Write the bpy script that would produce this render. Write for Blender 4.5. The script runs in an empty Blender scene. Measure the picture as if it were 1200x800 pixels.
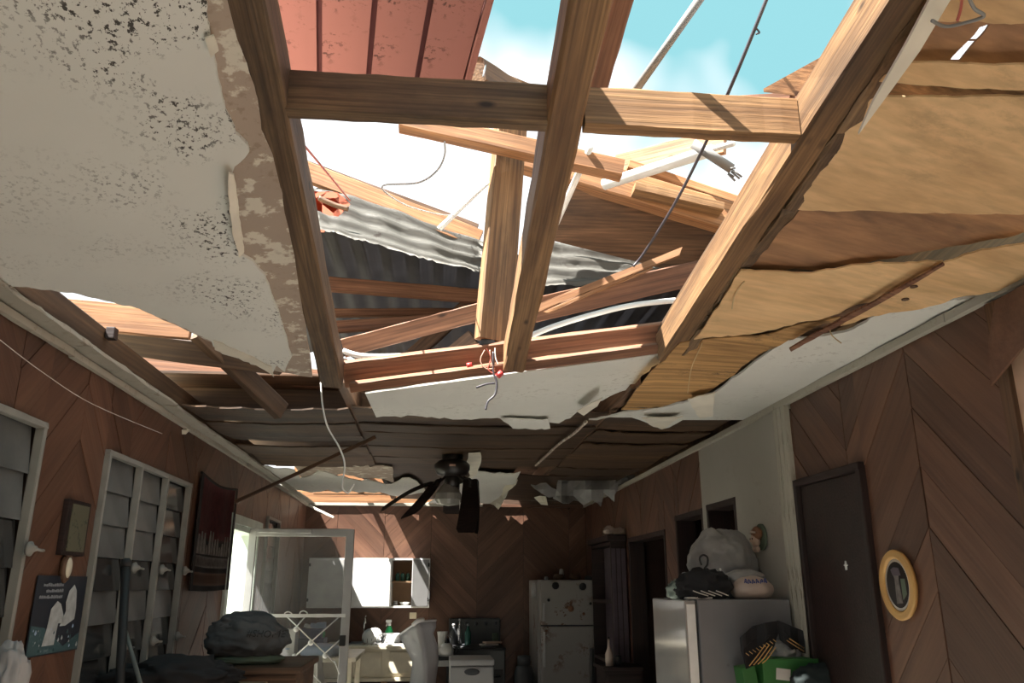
import bpy, bmesh, math, random
from mathutils import Vector, Matrix, noise

# ------------------------------------------------------------------ camera
F = 940.0; HC = 1.6
PITCH = math.atan(285 / F)
Yc = Vector((-93 / F, -285 / F, 1)).normalized()
Zc = Vector((0, math.cos(PITCH), math.sin(PITCH)))
Xc = Vector((Zc.y * Yc.z - Zc.z * Yc.y, Zc.z * Yc.x - Zc.x * Yc.z, Zc.x * Yc.y - Zc.y * Yc.x))
if Xc.x < 0: Xc = -Xc
CAM = Vector((0, 0, HC))
scene = bpy.context.scene
col = scene.collection
cd = bpy.data.cameras.new('camera'); cam = bpy.data.objects.new('camera', cd); col.objects.link(cam)
cd.sensor_fit = 'HORIZONTAL'; cd.sensor_width = 36; cd.lens = 36 * F / 1200; cd.clip_start = 0.02; cd.clip_end = 400
right = Vector((Xc.x, Yc.x, Zc.x)); up = Vector((Xc.y, Yc.y, Zc.y)); fwd = Vector((Xc.z, Yc.z, Zc.z))
m = Matrix((right, up, -fwd)).transposed().to_4x4(); m.translation = CAM
cam.matrix_world = m
scene.camera = cam

# ------------------------------------------------------------------ world, sun, exposure
SUN_DIR = Vector((0.56, 0.27, -1.0))
SUN = 33.0; SKY = 1.6
w = bpy.data.worlds.new('world'); scene.world = w; w.use_nodes = True
nt = w.node_tree; nt.nodes.clear()
out = nt.nodes.new('ShaderNodeOutputWorld'); bg = nt.nodes.new('ShaderNodeBackground')
tc = nt.nodes.new('ShaderNodeTexCoord'); mp = nt.nodes.new('ShaderNodeMapping')
mp.inputs['Location'].default_value = (3.35, 0.2, 0.0)
nz = nt.nodes.new('ShaderNodeTexNoise'); nz.inputs['Scale'].default_value = 2.1; nz.inputs['Detail'].default_value = 4; nz.inputs['Roughness'].default_value = 0.5
cr = nt.nodes.new('ShaderNodeValToRGB')
cr.color_ramp.elements[0].position = 0.44; cr.color_ramp.elements[0].color = (0.245, 0.53, 0.58, 1)
cr.color_ramp.elements[1].position = 0.53; cr.color_ramp.elements[1].color = (0.88, 0.9, 0.92, 1)
nt.links.new(tc.outputs['Generated'], mp.inputs[0]); nt.links.new(mp.outputs[0], nz.inputs['Vector'])
sz = nt.nodes.new('ShaderNodeSeparateXYZ'); nt.links.new(tc.outputs['Generated'], sz.inputs[0])
mz = nt.nodes.new('ShaderNodeMath'); mz.operation = 'MULTIPLY_ADD'; mz.inputs[1].default_value = -0.55; mz.inputs[2].default_value = 0.355; nt.links.new(sz.outputs[2], mz.inputs[0])   # clouds thicken towards the horizon
az = nt.nodes.new('ShaderNodeMath'); az.operation = 'ADD'; nt.links.new(nz.outputs['Fac'], az.inputs[0]); nt.links.new(mz.outputs[0], az.inputs[1])
nt.links.new(az.outputs[0], cr.inputs[0]); nt.links.new(cr.outputs[0], bg.inputs[0])
bg.inputs[1].default_value = SKY; nt.links.new(bg.outputs[0], out.inputs[0])
sl = bpy.data.lights.new('sun', 'SUN'); sl.energy = SUN; sl.angle = 0.009; sl.color = (1, 0.95, 0.88)
so = bpy.data.objects.new('sun', sl); col.objects.link(so); so.location = (-2, -3, 8)
so.rotation_euler = SUN_DIR.to_track_quat('-Z', 'Y').to_euler()
vs = scene.view_settings
vs.view_transform = 'Standard'; vs.look = 'None'; vs.gamma = 1; vs.use_curve_mapping = False; vs.exposure = -0.15

# ------------------------------------------------------------------ projection helpers (photo pixel -> point on a real plane)
def ray(u, v):
    d = Vector(((u - 600) / F, (400 - v) / F, 1))
    return Vector((Xc.dot(d), Yc.dot(d), Zc.dot(d)))
def P(u, v, Y): d = ray(u, v); return CAM + d * (Y / d.y)
def PX(u, v, X): d = ray(u, v); return CAM + d * (X / d.x)
def PZ(u, v, Z): d = ray(u, v); return CAM + d * ((Z - HC) / d.z)
XL, XR, YB, ZC = -1.32, 1.6, 8.6, 2.42
def J(y): return max(2.42, 2.848 - 0.135 * y)
def ceilz(x, y):
    j = J(y)
    if x < -0.4: t = min(1, (-0.4 - x) / 0.92); return j + (ZC - j) * t
    if x > 0.95: t = min(1, (x - 0.95) / 0.65); return j + (ZC - j) * t
    return j
def PC(u, v, off=0.0):
    d = ray(u, v); lo, hi = 0.2, 14.0
    g = lambda t: HC + d.z * t - (ceilz(d.x * t, d.y * t) - off)
    for _ in range(50):
        mid = (lo + hi) / 2
        if g(mid) > 0: hi = mid
        else: lo = mid
    return CAM + d * lo

# ------------------------------------------------------------------ materials
def mat(name): 
    m = bpy.data.materials.new(name); m.use_nodes = True
    return m, m.node_tree, m.node_tree.nodes['Principled BSDF']
def N(nt, t, **kw):
    n = nt.nodes.new(t)
    for k, v in kw.items():
        if k in n.inputs: n.inputs[k].default_value = v
        else: setattr(n, k, v)
    return n
def plain(name, c, rough=0.6, metal=0, noisy=0.12, scale=9.0, bump=0.0, trans=0, alpha=1, emis=None):
    m, nt, b = mat(name)
    b.inputs['Roughness'].default_value = rough; b.inputs['Metallic'].default_value = metal
    b.inputs['Transmission Weight'].default_value = trans; b.inputs['Alpha'].default_value = alpha
    tc = N(nt, 'ShaderNodeTexCoord'); nz = N(nt, 'ShaderNodeTexNoise', Scale=scale, Detail=5.0)
    nt.links.new(tc.outputs['Object'], nz.inputs['Vector'])
    r = N(nt, 'ShaderNodeValToRGB')
    r.color_ramp.elements[0].position = 0.3; r.color_ramp.elements[1].position = 0.7
    r.color_ramp.elements[0].color = tuple(x * (1 - noisy) for x in c) + (1,)
    r.color_ramp.elements[1].color = tuple(min(1, x * (1 + noisy)) for x in c) + (1,)
    nt.links.new(nz.outputs['Fac'], r.inputs[0]); nt.links.new(r.outputs[0], b.inputs['Base Color'])
    if bump:
        bp = N(nt, 'ShaderNodeBump', Strength=bump, Distance=0.01); nt.links.new(nz.outputs['Fac'], bp.inputs['Height']); nt.links.new(bp.outputs[0], b.inputs['Normal'])
    return m
def mixc(nt, fac, a, c2, blend='MIX'):
    n = nt.nodes.new('ShaderNodeMix'); n.data_type = 'RGBA'; n.blend_type = blend
    for i, x in ((0, fac), (6, a), (7, c2)):
        if hasattr(x, 'links'): nt.links.new(x, n.inputs[i])
        else: n.inputs[i].default_value = x if i == 0 else tuple(x) + (1,)
    return n.outputs[2]
def ramp(nt, x, p0, p1, c0=(0, 0, 0), c1=(1, 1, 1)):
    r = N(nt, 'ShaderNodeValToRGB'); e = r.color_ramp.elements
    e[0].position = p0; e[1].position = p1; e[0].color = tuple(c0) + (1,); e[1].color = tuple(c1) + (1,)
    nt.links.new(x, r.inputs[0]); return r.outputs[0]
def coords(nt, scale, rnd=True):
    tc = N(nt, 'ShaderNodeTexCoord'); v = tc.outputs['Object']
    if rnd:
        oi = N(nt, 'ShaderNodeObjectInfo'); ad = N(nt, 'ShaderNodeVectorMath', operation='MULTIPLY_ADD')
        cb = N(nt, 'ShaderNodeCombineXYZ')
        for i in range(3): nt.links.new(oi.outputs['Random'], cb.inputs[i])
        nt.links.new(cb.outputs[0], ad.inputs[0]); ad.inputs[1].default_value = (17, 31, 23); nt.links.new(v, ad.inputs[2]); v = ad.outputs[0]
    mp = N(nt, 'ShaderNodeMapping'); mp.inputs['Scale'].default_value = scale; nt.links.new(v, mp.inputs[0])
    return mp.outputs[0]
def wood(name, dark, light, stain=0.3, var=0.35, rough=0.65, gscale=14.0, knots=True, mould=0.0, staincol=(0.03, 0.02, 0.015), lscale=0.9, fine=1.0):
    m, nt, b = mat(name); b.inputs['Roughness'].default_value = rough
    v1 = coords(nt, (lscale, gscale, gscale))
    n1 = N(nt, 'ShaderNodeTexNoise', Scale=1.0, Detail=5.0, Roughness=0.6, Distortion=0.5); nt.links.new(v1, n1.inputs['Vector'])
    v2 = coords(nt, (lscale * 2.5, gscale * 7, gscale * 7))
    n2 = N(nt, 'ShaderNodeTexNoise', Scale=1.0, Detail=3.0); nt.links.new(v2, n2.inputs['Vector'])
    c = ramp(nt, n1.outputs['Fac'], 0.32, 0.68, dark, light)
    f2 = ramp(nt, n2.outputs['Fac'], 0.35, 0.65, (1 - 0.4*fine, 1 - 0.43*fine, 1 - 0.46*fine), (1 + 0.15*fine, 1 + 0.13*fine, 1 + 0.1*fine))
    c = mixc(nt, 1.0, c, f2, 'MULTIPLY')
    if knots:
        vo = N(nt, 'ShaderNodeTexVoronoi', Scale=1.0); nt.links.new(coords(nt, (3.1, 7.5, 7.5)), vo.inputs['Vector'])
        k = ramp(nt, vo.outputs['Distance'], 0.035, 0.09, (1, 1, 1), (0, 0, 0))
        c = mixc(nt, k, c, tuple(x * 0.3 for x in dark))
    n3 = N(nt, 'ShaderNodeTexNoise', Scale=1.0, Detail=6.0, Roughness=0.65); nt.links.new(coords(nt, (1.6 * lscale, 4.5, 4.5)), n3.inputs['Vector'])
    s = ramp(nt, n3.outputs['Fac'], 0.48, 0.72, (0, 0, 0), (stain * 2, stain * 2, stain * 2))
    c = mixc(nt, s, c, staincol)
    if mould:
        n4 = N(nt, 'ShaderNodeTexNoise', Scale=1.0, Detail=8.0, Roughness=0.75); nt.links.new(coords(nt, (9, 16, 16)), n4.inputs['Vector'])
        n5 = N(nt, 'ShaderNodeTexNoise', Scale=1.0, Detail=2.0); nt.links.new(coords(nt, (2.2, 4, 4)), n5.inputs['Vector'])
        mm = N(nt, 'ShaderNodeMath', operation='MULTIPLY'); nt.links.new(ramp(nt, n4.outputs['Fac'], 0.5, 0.62), mm.inputs[0]); nt.links.new(ramp(nt, n5.outputs['Fac'], 0.5, 0.6, (0, 0, 0), (mould, mould, mould)), mm.inputs[1])
        c = mixc(nt, mm.outputs[0], c, (0.045, 0.04, 0.03))
    if var:
        oi = N(nt, 'ShaderNodeObjectInfo')
        hs = N(nt, 'ShaderNodeHueSaturation'); nt.links.new(c, hs.inputs['Color'])
        mr = N(nt, 'ShaderNodeMapRange'); nt.links.new(oi.outputs['Random'], mr.inputs[0]); mr.inputs[3].default_value = 1 - var; mr.inputs[4].default_value = 1 + var
        nt.links.new(mr.outputs[0], hs.inputs['Value']); c = hs.outputs[0]
    nt.links.new(c, b.inputs['Base Color'])
    bp = N(nt, 'ShaderNodeBump', Strength=0.35, Distance=0.004); nt.links.new(n2.outputs['Fac'], bp.inputs['Height']); nt.links.new(bp.outputs[0], b.inputs['Normal'])
    return m
def speckled(name, base, spot, dens=0.5, size=60.0, rough=0.75, patch=3.0, xmask=None, streak=1.0, blot=None, xs=1.0):
    """painted board with mould specks; xmask=(x0,x1): specks gather towards x1 (object axes are the room's)"""
    m, nt, b = mat(name); b.inputs['Roughness'].default_value = rough
    n1 = N(nt, 'ShaderNodeTexNoise', Scale=1.0, Detail=4.0, Roughness=0.7); nt.links.new(coords(nt, (size * xs, size * streak, size), False), n1.inputs['Vector'])
    n2 = N(nt, 'ShaderNodeTexNoise', Scale=1.0, Detail=3.0); nt.links.new(coords(nt, (patch,) * 3, False), n2.inputs['Vector'])
    lo = ramp(nt, n2.outputs['Fac'], 0.45, 0.7, (0, 0, 0), (dens, dens, dens))
    if xmask:
        tc = N(nt, 'ShaderNodeTexCoord'); sx = N(nt, 'ShaderNodeSeparateXYZ'); nt.links.new(tc.outputs['Object'], sx.inputs[0])
        mr = N(nt, 'ShaderNodeMapRange'); nt.links.new(sx.outputs[0], mr.inputs[0]); mr.inputs[1].default_value = xmask[0]; mr.inputs[2].default_value = xmask[1]; mr.inputs[3].default_value = 0.18; mr.inputs[4].default_value = 1.25
        mm = N(nt, 'ShaderNodeMath', operation='MULTIPLY'); nt.links.new(lo, mm.inputs[0]); nt.links.new(mr.outputs[0], mm.inputs[1]); lo = mm.outputs[0]
    th = N(nt, 'ShaderNodeMath', operation='MULTIPLY'); nt.links.new(ramp(nt, n1.outputs['Fac'], 0.555, 0.6), th.inputs[0]); nt.links.new(lo, th.inputs[1])
    n3 = N(nt, 'ShaderNodeTexNoise', Scale=1.7, Detail=4.0)
    tc2 = N(nt, 'ShaderNodeTexCoord'); nt.links.new(tc2.outputs['Object'], n3.inputs['Vector'])
    c = ramp(nt, n3.outputs['Fac'], 0.3, 0.7, tuple(x * 0.88 for x in base), base)
    if blot:
        n4 = N(nt, 'ShaderNodeTexNoise', Scale=1.0, Detail=6.0, Roughness=0.6); nt.links.new(coords(nt, (14, 14, 14)), n4.inputs['Vector'])
        c = mixc(nt, ramp(nt, n4.outputs['Fac'], 0.55, 0.6), c, blot)
    c = mixc(nt, th.outputs[0], c, spot)
    nt.links.new(c, b.inputs['Base Color'])
    return m

M = {}
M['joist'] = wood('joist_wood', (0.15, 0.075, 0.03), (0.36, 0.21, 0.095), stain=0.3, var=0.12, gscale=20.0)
M['joist_dark'] = wood('weathered_shaded_joist_wood', (0.085, 0.05, 0.028), (0.26, 0.165, 0.085), stain=0.42, var=0.1, gscale=20.0)  # weathered joist colour; also carries the shade of one cross piece
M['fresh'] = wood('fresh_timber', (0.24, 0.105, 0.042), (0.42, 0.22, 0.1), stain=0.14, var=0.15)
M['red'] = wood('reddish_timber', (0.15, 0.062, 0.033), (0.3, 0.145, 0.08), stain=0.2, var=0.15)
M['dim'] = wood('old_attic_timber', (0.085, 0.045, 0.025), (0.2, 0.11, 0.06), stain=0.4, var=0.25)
M['veneer'] = wood('plywood_veneer', (0.62, 0.395, 0.19), (0.78, 0.53, 0.28), stain=0.2, var=0.05, gscale=6.0, knots=False, mould=0.2, staincol=(0.3, 0.16, 0.06), lscale=0.22, fine=0.35)
M['veneer_dark'] = wood('plywood_inner_ply', (0.24, 0.12, 0.06), (0.46, 0.25, 0.12), stain=0.35, var=0.08, gscale=6.0, knots=False, mould=0.2, lscale=0.3, fine=0.5)
M['veneer_mould'] = wood('mouldy_plywood', (0.42, 0.24, 0.09), (0.62, 0.37, 0.15), stain=0.2, var=0.06, gscale=7.0, knots=False, mould=1.0, staincol=(0.1, 0.055, 0.025), lscale=0.35)
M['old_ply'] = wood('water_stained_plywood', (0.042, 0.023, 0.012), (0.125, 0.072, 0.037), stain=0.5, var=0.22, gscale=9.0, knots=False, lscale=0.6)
M['wall'] = wood('chevron_panelling', (0.095, 0.044, 0.028), (0.165, 0.083, 0.051), stain=0.14, var=0.25, rough=0.45, gscale=10.0, knots=False, fine=0.35)
M['wall_base'] = plain('panel_backing', (0.05, 0.025, 0.017), 0.8)
M['dark_door'] = wood('dark_door_wood', (0.015, 0.007, 0.006), (0.03, 0.013, 0.011), stain=0.1, var=0.05, rough=0.6, knots=False)
M['white_panel'] = speckled('white_fibreboard', (0.76, 0.765, 0.72), (0.06, 0.055, 0.05), dens=2.2, size=80, patch=3.6, xmask=(-0.85, -0.5), streak=0.7)
M['white_board'] = speckled('off_white_fibreboard', (0.74, 0.74, 0.69), (0.2, 0.17, 0.13), dens=0.35, size=30, patch=3)
M['torn'] = speckled('torn_brown_backing', (0.42, 0.335, 0.27), (0.25, 0.18, 0.13), dens=0.5, size=40, patch=5, blot=(0.66, 0.62, 0.53))
M['paper'] = plain('torn_paper', (0.72, 0.68, 0.58), 0.8, noisy=0.1)
M['pink'] = speckled('pink_painted_board', (0.42, 0.175, 0.15), (0.06, 0.025, 0.022), dens=1.0, size=45, patch=7.0)
M['pink_groove'] = plain('groove_dark_red', (0.13, 0.04, 0.04), 0.8)
M['cornice'] = speckled('cornice_paint', (0.44, 0.415, 0.35), (0.2, 0.15, 0.1), dens=0.5, size=26, patch=6)
M['plaster'] = speckled('white_plaster', (0.42, 0.4, 0.355), (0.3, 0.27, 0.22), dens=0.4, size=20, patch=3)
M['peeling'] = speckled('peeling_white_post', (0.46, 0.44, 0.37), (0.12, 0.1, 0.07), dens=1.2, size=90, patch=4, xs=0.07)
M['peach'] = plain('peach_sunlit_tone', (0.64, 0.43, 0.3), 0.6)  # light tone stands in for sun on the panel
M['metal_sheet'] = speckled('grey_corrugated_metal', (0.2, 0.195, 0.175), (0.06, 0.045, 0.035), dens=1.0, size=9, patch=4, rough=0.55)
M['roof_under'] = plain('shaded_roof_underside', (0.045, 0.045, 0.05), 0.7)  # attic darkness put into the near-black colour of the metal
M['orange'] = plain('orange_flashing', (0.55, 0.13, 0.06), 0.6)
M['pvc'] = plain('white_pvc', (0.72, 0.72, 0.7), 0.35, noisy=0.05)
M['conduit'] = plain('grey_conduit', (0.24, 0.235, 0.225), 0.45, noisy=0.12)
M['cable'] = plain('dark_cable', (0.045, 0.04, 0.05), 0.5)
M['wire'] = plain('white_wire', (0.75, 0.74, 0.7), 0.4)
M['redwire'] = plain('red_wire', (0.45, 0.1, 0.07), 0.4)
M['copper'] = plain('pinkish_wire', (0.5, 0.3, 0.22), 0.4)
M['redplastic'] = plain('red_plastic', (0.6, 0.06, 0.06), 0.4)
M['nail'] = plain('nail_steel', (0.5, 0.5, 0.5), 0.3, 0.9)
M['alu'] = plain('aluminium', (0.42, 0.42, 0.42), 0.4, 0.6, noisy=0.06)
M['alu_white'] = plain('grey_painted_frame', (0.27, 0.265, 0.24), 0.5)
M['glass'] = plain('pale_louvre_glass', (0.12, 0.128, 0.13), 0.18, noisy=0.25, scale=5)
M['glass_dark'] = plain('dark_louvre_glass', (0.035, 0.038, 0.04), 0.12, noisy=0.2, scale=5)
M['blackout'] = plain('blackout_board', (0.05, 0.05, 0.05), 0.7)  # for the added boards that block light behind the louvres
M['cream'] = plain('cream_laminate', (0.66, 0.6, 0.47), 0.45)
M['white'] = plain('white_enamel', (0.72, 0.72, 0.7), 0.35)
M['whitegrey'] = plain('grey_white_plastic', (0.37, 0.37, 0.37), 0.4, noisy=0.05)
M['chair'] = plain('white_resin', (0.6, 0.6, 0.62), 0.4, noisy=0.05)
M['black'] = plain('black_plastic', (0.016, 0.016, 0.017), 0.6)
M['blackcloth'] = plain('black_cloth', (0.018, 0.018, 0.02), 0.9, bump=0.3)
M['bag'] = plain('charcoal_cloth', (0.085, 0.088, 0.092), 0.85, bump=0.3)
M['olive'] = plain('olive_cloth', (0.1, 0.13, 0.09), 0.9)
M['rust'] = speckled('rusty_dimmed_enamel', (0.33, 0.315, 0.295), (0.14, 0.06, 0.03), dens=1.6, size=7, patch=3, rough=0.45)  # rust, plus the dim corner put into heavier stains and greyer enamel
M['fridge'] = plain('grey_fridge_side', (0.17, 0.17, 0.178), 0.45, noisy=0.06)
M['fridge_door'] = plain('glossy_fridge_door', (0.36, 0.35, 0.34), 0.12, 0.35, noisy=0.1, scale=3)
M['plasticbag'] = plain('grey_plastic_bag', (0.3, 0.3, 0.295), 0.35, noisy=0.2, bump=0.15)
M['greenbag'] = plain('clear_green_bag', (0.24, 0.3, 0.26), 0.3, noisy=0.25, bump=0.4)
M['bread'] = plain('bread_bag', (0.5, 0.4, 0.34), 0.4, noisy=0.12)
M['blue'] = plain('blue_print', (0.03, 0.05, 0.22), 0.5)
M['greenbox'] = plain('green_cardboard', (0.035, 0.16, 0.035), 0.6)
M['bottlegreen'] = plain('green_plastic', (0.03, 0.4, 0.14), 0.3)
M['tealbottle'] = plain('teal_bottle', (0.05, 0.16, 0.13), 0.25)
M['label'] = plain('paper_label', (0.6, 0.57, 0.52), 0.6)
M['gold'] = plain('yellow_oak_frame', (0.62, 0.36, 0.12), 0.4)
M['steel'] = plain('stainless_steel', (0.5, 0.5, 0.5), 0.25, 0.9, noisy=0.05)
M['dblue'] = plain('dark_blue_plastic', (0.08, 0.1, 0.2), 0.5)
M['lblue'] = plain('pale_blue_plastic', (0.4, 0.5, 0.66), 0.5)
M['pale'] = plain('pale_green_paint', (0.6, 0.68, 0.62), 0.5)
M['stove'] = plain('black_enamel', (0.025, 0.028, 0.028), 0.35)
M['tank'] = plain('dark_tank_paint', (0.05, 0.055, 0.06), 0.5)
M['fan'] = plain('dark_bronze', (0.018, 0.015, 0.014), 0.4)
M['blade'] = wood('dark_fan_blade', (0.02, 0.01, 0.009), (0.035, 0.018, 0.014), stain=0.1, var=0.05, knots=False)
M['lampglass'] = plain('clear_ribbed_glass', (0.3, 0.29, 0.26), 0.15, noisy=0.15)
M['skin'] = plain('painted_skin', (0.5, 0.36, 0.28), 0.5)
M['hair'] = plain('painted_brown_hair', (0.22, 0.1, 0.05), 0.5)
M['tred'] = plain('tapestry_red', (0.1, 0.02, 0.02), 0.95, noisy=0.3, scale=25)
M['tdark'] = plain('tapestry_dark', (0.022, 0.016, 0.015), 0.95)
M['twhite'] = plain('tapestry_pale', (0.15, 0.13, 0.12), 0.95, noisy=0.3, scale=40)
M['tbrown'] = plain('tapestry_brown', (0.1, 0.05, 0.03), 0.95)
M['pdark'] = plain('poster_navy', (0.02, 0.024, 0.035), 0.5)
M['pteal'] = speckled('poster_teal', (0.05, 0.1, 0.11), (0.3, 0.36, 0.36), dens=1.0, size=40, patch=9, rough=0.5)
M['pwhite'] = plain('poster_white', (0.42, 0.44, 0.44), 0.5, noisy=0.2, scale=30)
M['pgrey'] = plain('poster_lettering', (0.25, 0.26, 0.28), 0.5)
M['floral'] = speckled('floral_print', (0.12, 0.115, 0.075), (0.02, 0.03, 0.02), dens=2.0, size=60, patch=20, rough=0.4)
M['floor'] = plain('worn_floor_tile', (0.56, 0.55, 0.52), 0.6, noisy=0.15, scale=3)
M['ground'] = plain('dry_ground', (0.3, 0.28, 0.2), 0.9, noisy=0.3, scale=1)
M['curtain'] = plain('purple_curtain', (0.09, 0.07, 0.085), 0.9)
M['brown_box'] = plain('cardboard', (0.3, 0.19, 0.11), 0.8)
M['oliveplank'] = M['dim']
M['darkgreen'] = plain('dark_green_cloth', (0.014, 0.022, 0.022), 0.9)
M['straw'] = plain('straw_splinter', (0.6, 0.45, 0.25), 0.8)

# ------------------------------------------------------------------ object helpers
WM = {}
def reg(o, W, parent):
    col.objects.link(o); WM[o.name] = W
    if parent:
        o.parent = parent; o.matrix_parent_inverse = Matrix(); o.matrix_local = WM[parent.name].inverted() @ W
    else: o.matrix_world = W
    return o
def tag(o, label=None, cat=None, group=None, kind=None):
    if label: o['label'] = label
    if cat: o['category'] = cat
    if group: o['group'] = group
    if kind: o['kind'] = kind
    return o
def empty(name, loc, label=None, cat=None, group=None, kind=None):
    o = bpy.data.objects.new(name, None); o.empty_display_size = 0.05
    reg(o, Matrix.Translation(Vector(loc)), None)
    return tag(o, label, cat, group, kind)
def finish(name, bm, material, parent=None, W=None, smooth=False, world=True):
    """bm in world coordinates (world=True) or in the local frame W"""
    if W is None:
        if bm.verts:
            c = Vector((0, 0, 0))
            for v in bm.verts: c += v.co
            c /= len(bm.verts)
        else: c = Vector((0, 0, 0))
        W = Matrix.Translation(c)
    if world: bm.transform(W.inverted())
    bmesh.ops.recalc_face_normals(bm, faces=bm.faces[:])
    me = bpy.data.meshes.new(name); bm.to_mesh(me); bm.free()
    if smooth:
        for p in me.polygons: p.use_smooth = True
    me.materials.append(M[material] if isinstance(material, str) else material)
    o = bpy.data.objects.new(name, me)
    return reg(o, W, parent)
def box(name, lo, hi, material, parent=None, bevel=0.004, rot=None, seg=2):
    lo = Vector(lo); hi = Vector(hi); c = (lo + hi) / 2; s = hi - lo
    bm = bmesh.new(); bmesh.ops.create_cube(bm, size=1)
    for v in bm.verts: v.co = Vector((v.co.x * s.x, v.co.y * s.y, v.co.z * s.z))
    b = min(bevel, min(abs(s.x), abs(s.y), abs(s.z)) * 0.4)
    if b > 0: bmesh.ops.bevel(bm, geom=bm.edges[:], offset=b, segments=seg, affect='EDGES', profile=0.7)
    W = Matrix.Translation(c)
    if rot is not None: W = W @ rot.to_4x4()
    return finish(name, bm, material, parent, W, world=False)
def frame_for(p0, p1, upv=(0, 0, 1)):
    x = (p1 - p0).normalized(); u = Vector(upv)
    if abs(x.dot(u)) > 0.98: u = Vector((0, 1, 0))
    y = u.cross(x).normalized(); z = x.cross(y)
    return Matrix((x, y, z)).transposed()
def beam(name, p0, p1, wd, ht, material, parent=None, upv=(0, 0, 1), seed=0, rough_end=0.0, wob=0.0015, n=8, taper=1.0, roll=0.0):
    p0 = Vector(p0); p1 = Vector(p1); L = (p1 - p0).length
    R = frame_for(p0, p1, upv)
    if roll: R = R @ Matrix.Rotation(roll, 3, 'X')
    rn = random.Random(seed or hash(name) % 1000 + int(abs(p0.x) * 977 + abs(p0.z) * 331))
    c = min(wd, ht) * 0.09
    prof = [(-wd/2 + c, -ht/2), (wd/2 - c, -ht/2), (wd/2, -ht/2 + c), (wd/2, ht/2 - c), (wd/2 - c, ht/2), (-wd/2 + c, ht/2), (-wd/2, ht/2 - c), (-wd/2, -ht/2 + c)]
    bm = bmesh.new(); rows = []
    for i in range(n + 1):
        t = i / n; row = []; k = 1 + (taper - 1) * t
        for (y, z) in prof:
            x = -L / 2 + L * t
            if rough_end and i in (0, n): x += rn.uniform(-rough_end, rough_end)
            row.append(bm.verts.new((x, y * k + rn.uniform(-wob, wob), z * k + rn.uniform(-wob, wob))))
        rows.append(row)
    for i in range(n):
        for j in range(8): bm.faces.new((rows[i][j], rows[i][(j+1) % 8], rows[i+1][(j+1) % 8], rows[i+1][j]))
    bm.faces.new(rows[0][::-1]); bm.faces.new(rows[-1])
    W = R.to_4x4(); W.translation = (p0 + p1) / 2
    return finish(name, bm, material, parent, W, world=False)
def smooth_path(pts, k=6):
    pts = [Vector(p) for p in pts]
    if len(pts) < 3: return pts
    outp = []
    for i in range(len(pts) - 1):
        a = pts[max(0, i-1)]; b = pts[i]; c = pts[i+1]; d = pts[min(len(pts)-1, i+2)]
        for j in range(k):
            t = j / k
            outp.append(0.5 * ((2*b) + (c - a)*t + (2*a - 5*b + 4*c - d)*t*t + (3*b - a - 3*c + d)*t*t*t))
    outp.append(pts[-1]); return outp
def add_tube(bm, pts, r, n=8, taper=None):
    pts = [Vector(p) for p in pts]; rings = []; prev = None
    for i, p in enumerate(pts):
        d = (pts[min(i+1, len(pts)-1)] - pts[max(i-1, 0)]).normalized()
        a = prev if prev is not None else (Vector((0, 0, 1)) if abs(d.z) < 0.9 else Vector((1, 0, 0)))
        y = (a - d * a.dot(d)).normalized(); z = d.cross(y); prev = y
        rr = r if taper is None else r * (1 + (taper - 1) * i / (len(pts) - 1))
        rings.append([bm.verts.new(p + (y * math.cos(2*math.pi*k/n) + z * math.sin(2*math.pi*k/n)) * rr) for k in range(n)])
    for i in range(len(rings) - 1):
        for k in range(n): bm.faces.new((rings[i][k], rings[i][(k+1) % n], rings[i+1][(k+1) % n], rings[i+1][k]))
    bm.faces.new(rings[0][::-1]); bm.faces.new(rings[-1])
def tube(name, pts, r, material, parent=None, n=8, smooth=True, k=6, taper=None):
    bm = bmesh.new(); add_tube(bm, smooth_path(pts, k), r, n, taper)
    return finish(name, bm, material, parent, smooth=smooth)
def lathe(name, c, prof, material, parent=None, n=24, axis=None, smooth=True):
    c = Vector(c); bm = bmesh.new(); rings = []
    for (r, z) in prof: rings.append([bm.verts.new((max(r, 1e-4) * math.cos(2*math.pi*k/n), max(r, 1e-4) * math.sin(2*math.pi*k/n), z)) for k in range(n)])
    for i in range(len(rings) - 1):
        for k in range(n): bm.faces.new((rings[i][k], rings[i][(k+1) % n], rings[i+1][(k+1) % n], rings[i+1][k]))
    bm.faces.new(rings[0][::-1]); bm.faces.new(rings[-1])
    W = Matrix.Translation(c)
    if axis is not None: W = W @ Vector((0, 0, 1)).rotation_difference(Vector(axis)).to_matrix().to_4x4()
    return finish(name, bm, material, parent, W, smooth=smooth, world=False)
def clip_half(poly, n, d):
    """keep points with n.p <= d"""
    res = []
    for i in range(len(poly)):
        a = poly[i]; b = poly[(i+1) % len(poly)]
        da = n[0]*a[0] + n[1]*a[1] - d; db = n[0]*b[0] + n[1]*b[1] - d
        if da <= 0: res.append(a)
        if (da < 0 < db) or (db < 0 < da):
            t = da / (da - db); res.append((a[0] + (b[0]-a[0])*t, a[1] + (b[1]-a[1])*t))
    return res
def clip_rect(poly, x0, x1, y0, y1):
    for n, d in (((-1, 0), -x0), ((1, 0), x1), ((0, -1), -y0), ((0, 1), y1)):
        poly = clip_half(poly, n, d)
        if len(poly) < 3: return []
    return poly
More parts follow.
